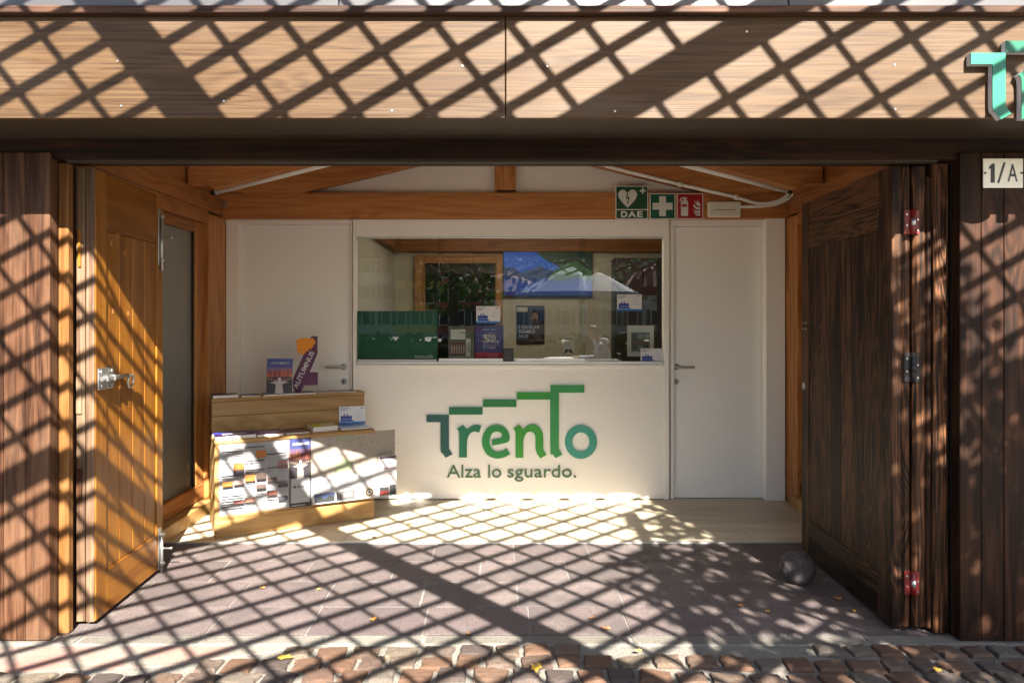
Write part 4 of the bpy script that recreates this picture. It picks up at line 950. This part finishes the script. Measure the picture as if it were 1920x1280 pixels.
# ------------------------------------------------------------------ fallen leaves
lm = [plain('leaf_yellow', (.55, .33, .05), .6, .2), plain('leaf_orange', (.46, .20, .05), .6, .2), plain('leaf_brown', (.22, .10, .04), .7, .2)]
def leaf_mesh(seed, r):
    rd_ = random.Random(seed); bm = bmesh.new(); n = 11; c = bm.verts.new((0, 0, .004)); vs = []
    for i in range(n):
        a = 2 * math.pi * i / n; q_ = r * (1.0 if i % 2 == 0 else .62) * rd_.uniform(.8, 1.1); vs.append(bm.verts.new((q_ * math.cos(a) * 1.25, q_ * math.sin(a), rd_.uniform(.001, .009))))
    for i in range(n): bm.faces.new((c, vs[i], vs[(i + 1) % n]))
    return bm_mesh(bm, 'leaf')
def onfloor(px, py): Z = 1792 / (py - 600); return ((px - 935) / FPX * Z, Z - 3.01)
for i, (px, py, r_, mi, lab) in enumerate(((534, 1238, .030, 0, 'yellow fallen leaf on the cobbles at lower left'), (1006, 1257, .030, 0, 'bright yellow leaf on the cobbles near the bottom middle'), (1136, 1181, .022, 2, 'brown curled leaf on the dark paving near the cobbles'), (1440, 1149, .014, 0, 'tiny yellow leaf in the light patch before the stone ball'),
    (1388, 1138, .018, 1, 'small orange leaf in the light patch on the right paving'), (1110, 1162, .013, 2, 'small brown leaf left of the curled leaf'), (700, 1165, .020, 1, 'orange leaf on the lit paving left of the middle'), (492, 1105, .015, 1, 'small orange leaf on the paving before the pine stand'),
    (768, 984, .022, 1, 'orange leaf on the laminate floor under the counter'), (702, 1010, .018, 2, 'brown leaf near the threshold by the stand'), (598, 1108, .010, 0, 'tiny yellow leaf left of the big shadow bar'), (1570, 1125, .022, 1, 'orange brown leaf beside the dark door bottom'), (1198, 1226, .014, 0, 'yellow green leaf on the shaded cobbles'), (1758, 1262, .022, 0, 'pale yellow leaf on the shaded cobbles at right'), (976, 957, .014, 1, 'small leaf on the sunlit laminate'), (880, 1191, .012, 1, 'small orange leaf on the kerb'), (1600, 1148, .01, 0, 'tiny yellow leaf by the dark door'))):
    x, y = onfloor(px, py)
    obj('fallen_leaf', leaf_mesh(i, r_), lm[mi], None, (x, y, .008 if y > -.06 else .012), (0, 0, i * 1.3), label=lab, cat='leaf', group='fallen leaves')

# ================================================================== BEHIND THE CAMERA
# wooden lattice of the pergola whose shade falls on the kiosk
FYP = -.43
def lat(X, Zh, lift=0.0):
    t = 2.85 - .5 * Zh + lift
    return Vector((X - SX * t, FYP - t, Zh - SZ * t))
LT = empty('lattice_pergola', (0, -3.4, 0), label='brown wooden lattice pergola standing behind the viewer', cat='pergola')
FS = FPX / (FYP + 3.01)                     # fascia scale; panels measured where they shade the fascia
def fp(px, py): return Vector(((px - 935) / FS, 1.4 + (600 - py) / FS))
def fv(dx, dy): return Vector((dx / FS, -dy / FS))
Xa, Xb, Za, Zb = -2.75, 2.95, -.14, 3.05
nrm = (lat(1, 0) - lat(0, 0)).cross(lat(0, 1) - lat(0, 0)).normalized()
def perp2(d): return Vector((-d.y, d.x)).normalized()
def width3(d, w2):                          # width of a bar in its own plane from the width of its shade
    a3 = lat(*d) - lat(0, 0); b3 = lat(*(perp2(d) * w2)) - lat(0, 0); return (b3 - a3 * (b3.dot(a3) / a3.length_squared)).length
def lbar(p, d, w2, th, lift, name, planes=()):
    lo, hi = -1e9, 1e9
    for n_, c_ in [(Vector((1, 0)), Xa), (Vector((-1, 0)), -Xb), (Vector((0, 1)), Za), (Vector((0, -1)), -Zb)] + list(planes):
        k_ = n_.dot(d); e_ = c_ - n_.dot(p)
        if abs(k_) < 1e-7:
            if e_ > 0: return
            continue
        if k_ > 0: lo = max(lo, e_ / k_)
        else: hi = min(hi, e_ / k_)
    if hi - lo < .15: return
    P0, P1 = p + d * lo, p + d * hi
    o = bar(name, lat(*P0, lift), lat(*P1, lift), width3(d, w2), th, nrm, M['lattice'], None); o.parent = LT; o.location -= LT.location
dA, dB = fv(95.8, -55.4), fv(45.4, 56.5)
nB = -perp2(dB) if (-perp2(dB)).x < 0 else perp2(dB)      # points to the left panel
nB = nB if nB.x < 0 else -nB
nA = perp2(dA); nA = nA if nA.y > 0 else -nA              # points above the wide slanting board
pB, pA = fp(259.7, 87.4), fp(1181, 183)
left = [(nB, nB.dot(pB))]; rightof = (-nB, -nB.dot(pB))
above = [rightof, (nA, nA.dot(pA))]; below_ = [rightof, (-nA, -nA.dot(pA))]
for A_, B_, c_, planes, fa, fb in ((fv(87.7, -48.7), fv(44.4, 55.8), fp(142, 71), left, .28, .135), (dA, dB, fp(786, 95), above, .29, .142), (fv(98, -56.5), fv(43, 55), fp(1495, 74), below_, .29, .142)):
    sA = abs(perp2(A_).dot(B_)); sB = abs(perp2(B_).dot(A_))
    for i in range(-45, 46):
        lbar(c_ + B_ * (i + .5 + random.uniform(-.03, .03)), A_, sA * fa * random.uniform(.93, 1.07), .012, .0, 'lattice_slat', planes)
        lbar(c_ + A_ * (i + .5 + random.uniform(-.02, .02)), B_, sB * fb * random.uniform(.92, 1.08), .012, .018, 'lattice_slat', planes)
lbar(pB, dB, .180, .03, .05, 'cover_board')
lbar(pA, dA, .148, .03, .09, 'cover_board', [rightof])
lbar(Vector((-2.1, .95)), fv(87.7, -48.7), .125, .03, .09, 'cover_board', left)
b0, b1 = Vector((.90, .10)), Vector((1.60, 1.84))
o = bar('brace', lat(*b0, .14), lat(*b1, .14), .075, .04, nrm, M['lattice'], None); o.parent = LT; o.location -= LT.location
for x in (-3.2, 3.75):
    o = box('pergola_post', x - .06, x + .06, -3.45, -3.33, -.05, 4.9, M['lattice']); o.parent = LT; o.location -= LT.location
o = box('pergola_beam', -3.3, 3.85, -3.44, -3.34, 2.0, 2.1, M['lattice']); o.parent = LT; o.location -= LT.location
bpy.data.objects.remove(o)

# ------------------------------------------------------------------ trees
LFM = leafmat('tree_leaves', [(.025, .06, .013), (.042, .09, .018), (.07, .12, .022)], .12)
LFD = leafmat('hedge_leaves', [(.012, .028, .008), (.022, .05, .012), (.045, .085, .02)], .08)
def crown(name, clumps, size, mat, parent, seed):
    """clumps: (centre, radius, count)"""
    rd_ = random.Random(seed); vs, fs = [], []
    for c, r_, n in clumps:
        c = Vector(c)
        for _ in range(n):
            d = Vector((rd_.gauss(0, 1), rd_.gauss(0, 1), rd_.gauss(0, 1))).normalized() * r_ * rd_.random() ** .45
            p = c + d; u_ = Vector((rd_.gauss(0, 1), rd_.gauss(0, 1), rd_.gauss(0, .6))).normalized(); v_ = u_.orthogonal().normalized()
            v_ = Quaternion(u_, rd_.uniform(0, 6.28)) @ v_; s = size * rd_.uniform(.7, 1.3); k_ = len(vs)
            vs += [tuple(p - u_ * s * .6), tuple(p + v_ * s * .36 - u_ * s * .1), tuple(p + u_ * s * .6), tuple(p - v_ * s * .36 - u_ * s * .1)]; fs.append((k_, k_ + 1, k_ + 2, k_ + 3))
    me = bpy.data.meshes.new('crown'); me.from_pydata(vs, [], fs); return obj(name, me, mat, parent)
def tree_at(f): return f
T1 = empty('shade_tree', (3.45, -4.45, -.05), label='small leafy tree behind the viewer shading the right side', cat='tree')
TT = 4.05
def fac(X, Zh, t=TT): return Vector((X - SX * t, -t, Zh - SZ * t)) - T1.location
rt = random.Random(11); cl = []
for X, Zh, r_, n in ((.98, -.1, .17, 60), (1.25, -.12, .2, 95), (1.5, -.2, .2, 80), (1.15, .5, .2, 70), (1.45, .45, .2, 70), (1.75, -.2, .2, 70), (2.0, -.25, .2, 60), (2.3, -.2, .22, 60), (1.2, -.35, .2, 60), (2.3, .95, .22, 80), (2.15, .55, .2, 70), (.86, .42, .16, 26), (1.02, .62, .2, 44), (1.05, .22, .22, 95), (1.30, .30, .25, 120), (1.35, .82, .26, 110), (1.62, .62, .26, 120), (1.50, 1.20, .24, 70), (1.85, .95, .34, 170), (1.58, .0, .22, 40), (1.85, .2, .2, 80), (1.95, .50, .32, 140), (1.80, 1.45, .26, 95),
                     (2.12, .28, .30, 150), (2.25, .80, .32, 150), (2.0, 1.20, .22, 60), (2.05, .05, .3, 120), (2.5, .5, .35, 150), (2.6, 1.0, .35, 170), (2.45, 1.25, .22, 40), (2.4, 0.0, .3, 110), (2.9, .6, .35, 120)):
    cl.append((fac(X, Zh, TT + rt.uniform(-.5, .5)), r_, n))
crown('crown', cl, .085, LFM, T1, 5)
tr = [(0, 0, 0), (.02, .02, 1.2), (-.05, .05, 2.3), (-.12, .10, 3.0)]
tube('trunk', smooth_path(tr, 5), [.11 - .0035 * i for i in range(16)], M['bark'], T1, 10)
for e_ in (fac(1.2, .5), fac(1.7, 1.3), fac(2.3, .9), fac(2.7, .7), fac(1.9, .2)):
    e_ = Vector(e_); tube('limb', smooth_path([tr[-1], (Vector(tr[-1]) + e_) / 2 + Vector((0, 0, .12)), e_], 5), [.05 - .0036 * i for i in range(11)], M['bark'], T1, 8)
def bg_tree(x, y, h, r_, lab, seed, n=1500):
    T = empty('plaza_tree', (x, y, -.05), label=lab, cat='tree', group='trees on the square')
    tube('trunk', [(0, 0, 0), (.05, 0, h * .35), (0, .05, h * .6)], [.16, .13, .08], M['bark'], T, 10)
    rd_ = random.Random(seed); cs = []
    for k in range(12):
        a = rd_.uniform(0, 6.28); q_ = r_ * rd_.uniform(.1, .75); cs.append(((q_ * math.cos(a), q_ * math.sin(a), h * rd_.uniform(.45, .95)), r_ * rd_.uniform(.35, .55), n // 12))
    crown('crown', cs, .22, LFM, T, seed)
bg_tree(-1.15, -9.2, 5.0, 1.9, 'dark leafy tree mirrored at the middle of the service window', 21)
bg_tree(3.6, -19, 7.5, 3.2, 'large tree mirrored behind the parasols', 22, 2200)
bg_tree(-9.0, -24, 7.5, 2.6, 'tall tree mirrored before the pale houses', 23, 1800)
# ------------------------------------------------------------------ parasols, cafe table, hedge
def parasol(x, y, zr, zt, r_, mat, lab):
    U = empty('parasol', (x, y, -.05), label=lab, cat='parasol', group='cafe parasols on the square'); n = 8; z0, z1 = zr + .05, zt + .05
    bm = bmesh.new(); ap = bm.verts.new((0, 0, z1)); R1 = []; R2 = []; R3 = []
    for i in range(n * 2):
        a = math.pi * i / n; e_ = 1.0 if i % 2 == 0 else .95
        R1.append(bm.verts.new((r_ * .5 * e_ * math.cos(a), r_ * .5 * e_ * math.sin(a), (z0 + z1) / 2 + .06))); R2.append(bm.verts.new((r_ * e_ * math.cos(a), r_ * e_ * math.sin(a), z0))); R3.append(bm.verts.new((r_ * e_ * math.cos(a), r_ * e_ * math.sin(a), z0 - .16)))
    for i in range(n * 2):
        j = (i + 1) % (n * 2); bm.faces.new((ap, R1[i], R1[j])); bm.faces.new((R1[i], R2[i], R2[j], R1[j])); bm.faces.new((R2[i], R3[i], R3[j], R2[j]))
    obj('canopy', bm_mesh(bm), mat, U); tube('pole', [(0, 0, 0), (0, 0, z1 - .02)], .03, M['alu'], U, 10); box('base', -.3, .3, -.3, .3, 0, .08, M['dark'], U, bev=.01)
    for i in range(n):
        a = 2 * math.pi * i / n; tube('rib', [(0, 0, z0 - .2), (r_ * .55 * math.cos(a), r_ * .55 * math.sin(a), (z0 + z1) / 2 - .03)], .012, M['alu'], U, 6)
pw = plain('white_canvas', (.26, .30, .36), .8, .03); pr = plain('red_canvas', (.16, .03, .025), .8, .05)
parasol(2.2, -11.5, 2.15, 3.0, 1.75, pw, 'white parasol mirrored in the middle of the window')
parasol(5.2, -14, 2.4, 3.3, 1.6, pr, 'red parasol mirrored at the right of the window')
parasol(.2, -15.5, 2.3, 3.1, 1.6, pr, 'red parasol mirrored left of the white one')
ct = empty('cafe_table', (1.15, -4.05, -.05), label='round white cafe table beside the seated person', cat='table')
o = tube('table_top', [(0, 0, .77), (0, 0, .8)], .38, M['paper'], ct, 32); tube('column', [(0, 0, .03), (0, 0, .77)], .03, M['blackmetal'], ct, 12); tube('foot', [(0, 0, 0), (0, 0, .03)], .22, M['blackmetal'], ct, 24)
ORD = ('first', 'second', 'third', 'fourth', 'fifth', 'sixth', 'seventh', 'eighth', 'ninth')
for i in range(9):  # planters extended to a full row, hiding sunlit paving in the reflection
    hb = empty('screening_planter', (-4.6 + i * 1.3, -7.3 - .25 * math.sin(i * 2.2), -.05), rz=.05 * math.sin(i * 3), label='leafy green planter of the row extended to hide bright mirrored paving, %s from the left of its row' % ORD[i], cat='planter', group='planters on the square')
    box('planter_box', -.645, .645, -.2, .2, 0, .62, M['dark'], hb, bev=.01)
    crown('foliage', [((-.55 + .22 * k_, .08 * math.sin(k_ * 3), .72 + .13 * math.sin(k_ * 2 + i)), .36, 330) for k_ in range(6)], .13, LFD, hb, 40 + i)
# ------------------------------------------------------------------ seated person by the table (mirrored in the glass)
ch = empty('cafe_chair', (1.87, -3.98, -.05), label='dark metal cafe chair carrying the person in the grey hoodie', cat='chair')
box('seat', -.2, .2, -.2, .2, .44, .47, M['blackmetal'], ch, bev=.01); box('backrest', .18, .21, -.19, .19, .62, .88, M['blackmetal'], ch, bev=.01)
for a in (-.18, .18):
    for c in (-.18, .18): tube('leg', [(a, c, 0), (a, c, .44)], .012, M['blackmetal'], ch, 8)
    tube('back_post', [(.19, a, .44), (.2, a, .7)], .012, M['blackmetal'], ch, 8)
me = bpy.data.meshes.new('person_body')
J = [(0, 0, .56, .15, .13), (-.04, 0, .72, .145, .12), (-.09, 0, .90, .16, .13), (-.14, 0, 1.03, .15, .11), (-.19, 0, 1.10, .06, .06), (-.235, 0, 1.17, .085, .085), (-.27, 0, 1.25, .095, .095), (-.275, 0, 1.31, .07, .075)]
E = [(i, i + 1) for i in range(7)]
for s in (-1, 1):
    k_ = len(J); J += [(-.14, s * .17, 1.0, .07, .07), (-.2, s * .22, .80, .052, .052), (-.42, s * .15, .80, .042, .042), (-.53, s * .10, .82, .03, .022)]; E += [(3, k_), (k_, k_ + 1), (k_ + 1, k_ + 2), (k_ + 2, k_ + 3)]
    hb_ = k_ + 3
    for f_ in range(5):
        q_ = len(J); J += [(-.575, s * (.10 + (f_ - 2) * .018), .825, .0095, .0095), (-.61 + .006 * abs(f_ - 2), s * (.10 + (f_ - 2) * .02), .815, .008, .008)]; E += [(hb_, q_), (q_, q_ + 1)]
    k_ = len(J); J += [(-.02, s * .10, .55, .10, .09), (-.40, s * .12, .55, .075, .075), (-.40, s * .12, .12, .05, .05), (-.52, s * .12, .09, .035, .03)]; E += [(0, k_), (k_, k_ + 1), (k_ + 1, k_ + 2), (k_ + 2, k_ + 3)]
me.from_pydata([j[:3] for j in J], E, [])
pe = obj('person', me, None, None, (1.87, -3.98, -.05), label='seated person in a light grey blue hoodie mirrored in the service window', cat='person')
sm_ = pe.modifiers.new('skin', 'SKIN')
if not me.skin_vertices: me.attributes.new('skin', 'FLOAT', 'POINT')
for i, j in enumerate(J): me.skin_vertices[0].data[i].radius = j[3:]
me.skin_vertices[0].data[0].use_root = True
pe.modifiers.new('sub', 'SUBSURF').levels = 2; pe.modifiers['sub'].render_levels = 2
m, nt, b = newmat('person_cloth_and_skin'); ge = N(nt, 'TexCoord'); sp = N(nt, 'SeparateXYZ'); L(nt, ge.outputs['Object'], sp.inputs[0])
zc = ramp(nt, sp.outputs[2], [(.0, (.03, .03, .035)), (.60, (.03, .035, .05)), (.62, (.42, .46, .55)), (1.0, (.42, .46, .55))]); zc.node.color_ramp.interpolation = 'CONSTANT'
hd = math_n(nt, 'GREATER_THAN', sp.outputs[2], 1.115); hn_ = math_n(nt, 'LESS_THAN', sp.outputs[0], -.50); hz_ = math_n(nt, 'GREATER_THAN', sp.outputs[2], .7)
sk_ = math_n(nt, 'MAXIMUM', hd, math_n(nt, 'MULTIPLY', hn_, hz_)); L(nt, mixc(nt, sk_, zc, (.52, .30, .21)), b.inputs['Base Color']); b.inputs['Roughness'].default_value = .7
me.materials.append(m)
bm = bmesh.new(); bmesh.ops.create_uvsphere(bm, u_segments=16, v_segments=10, radius=.102)
for v in bm.verts: v.co.x *= 1.05; 
bmesh.ops.delete(bm, geom=[v for v in bm.verts if v.co.z < .03 and v.co.x < .02], context='VERTS')
obj('hair', bm_mesh(bm, smooth=True), plain('hair_brown', (.10, .06, .04), .6, .2), pe, (-.262, 0, 1.262))
bm = bmesh.new(); bmesh.ops.create_uvsphere(bm, u_segments=14, v_segments=8, radius=.13); bmesh.ops.scale(bm, vec=(.75, 1.05, .6), verts=bm.verts)
obj('hood', bm_mesh(bm, smooth=True), plain('hood_cloth', (.42, .46, .55), .8, .05), pe, (-.075, 0, 1.07))
tube('nose', [(-.36, 0, 1.235), (-.385, 0, 1.21)], [.01, .016], m, pe, 8)
# ------------------------------------------------------------------ houses across the square
def house(x0, x1, y, h, wall, roof, nf, nw, lab):
    Hh = empty('town_house', ((x0 + x1) / 2, y, -.05), label=lab, cat='house', group='houses across the square'); w_ = (x1 - x0) / 2
    wm = plain('house_wall', lin(*wall), .85, .06, nscale=.6)
    box('wall', -w_, w_, -8, 0, 0, h, wm, Hh); prism('roof', [(-w_ - .4, h), (w_ + .4, h), (w_ * .4, h + 1.8), (-w_ * .4, h + 1.8)], -8.4, .5, solid(roof), Hh); box('cornice', -w_ - .15, w_ + .15, .001, .25, h - .35, h - .002, M['plaster'], Hh)
    for f_ in range(nf):
        for k_ in range(nw):
            x = -w_ + (k_ + .5) * 2 * w_ / nw; z = .9 + f_ * (h - .6) / nf
            wi = box('window', x - .5, x + .5, .002, .08, z, z + 1.6, M['plaster'], Hh)
            wp = box('pane', -.42, .42, .0405, .05, -.72, .72, M['dark'], wi)
            for s in (-1, 1): box('shutter', s * .52 if s > 0 else -.92, .92 if s > 0 else -.52, .0, .03, -.8, .8, solid((70, 84, 66)), wi)
house(-24, -15.5, -62, 11, (226, 222, 212), (120, 70, 50), 3, 4, 'white town house at the far left of the mirrored square')
house(-15.4, -11.0, -66, 9, (214, 210, 204), (110, 66, 48), 3, 2, 'narrow pale grey town house mirrored beside the white one')
house(-10.9, -6.6, -64, 7.5, (224, 186, 96), (126, 74, 52), 3, 3, 'yellow town house mirrored left of the tree')
house(-6.5, -1.5, -63, 8, (186, 104, 74), (116, 66, 48), 3, 3, 'brick red town house mirrored behind the tree')
house(-1.4, 12, -58, 9.5, (196, 184, 164), (110, 66, 48), 3, 6, 'long beige town house mirrored behind the parasols')
house(12.1, 26, -60, 11, (206, 196, 178), (116, 70, 52), 3, 6, 'wide cream town house at the right end of the mirrored row')
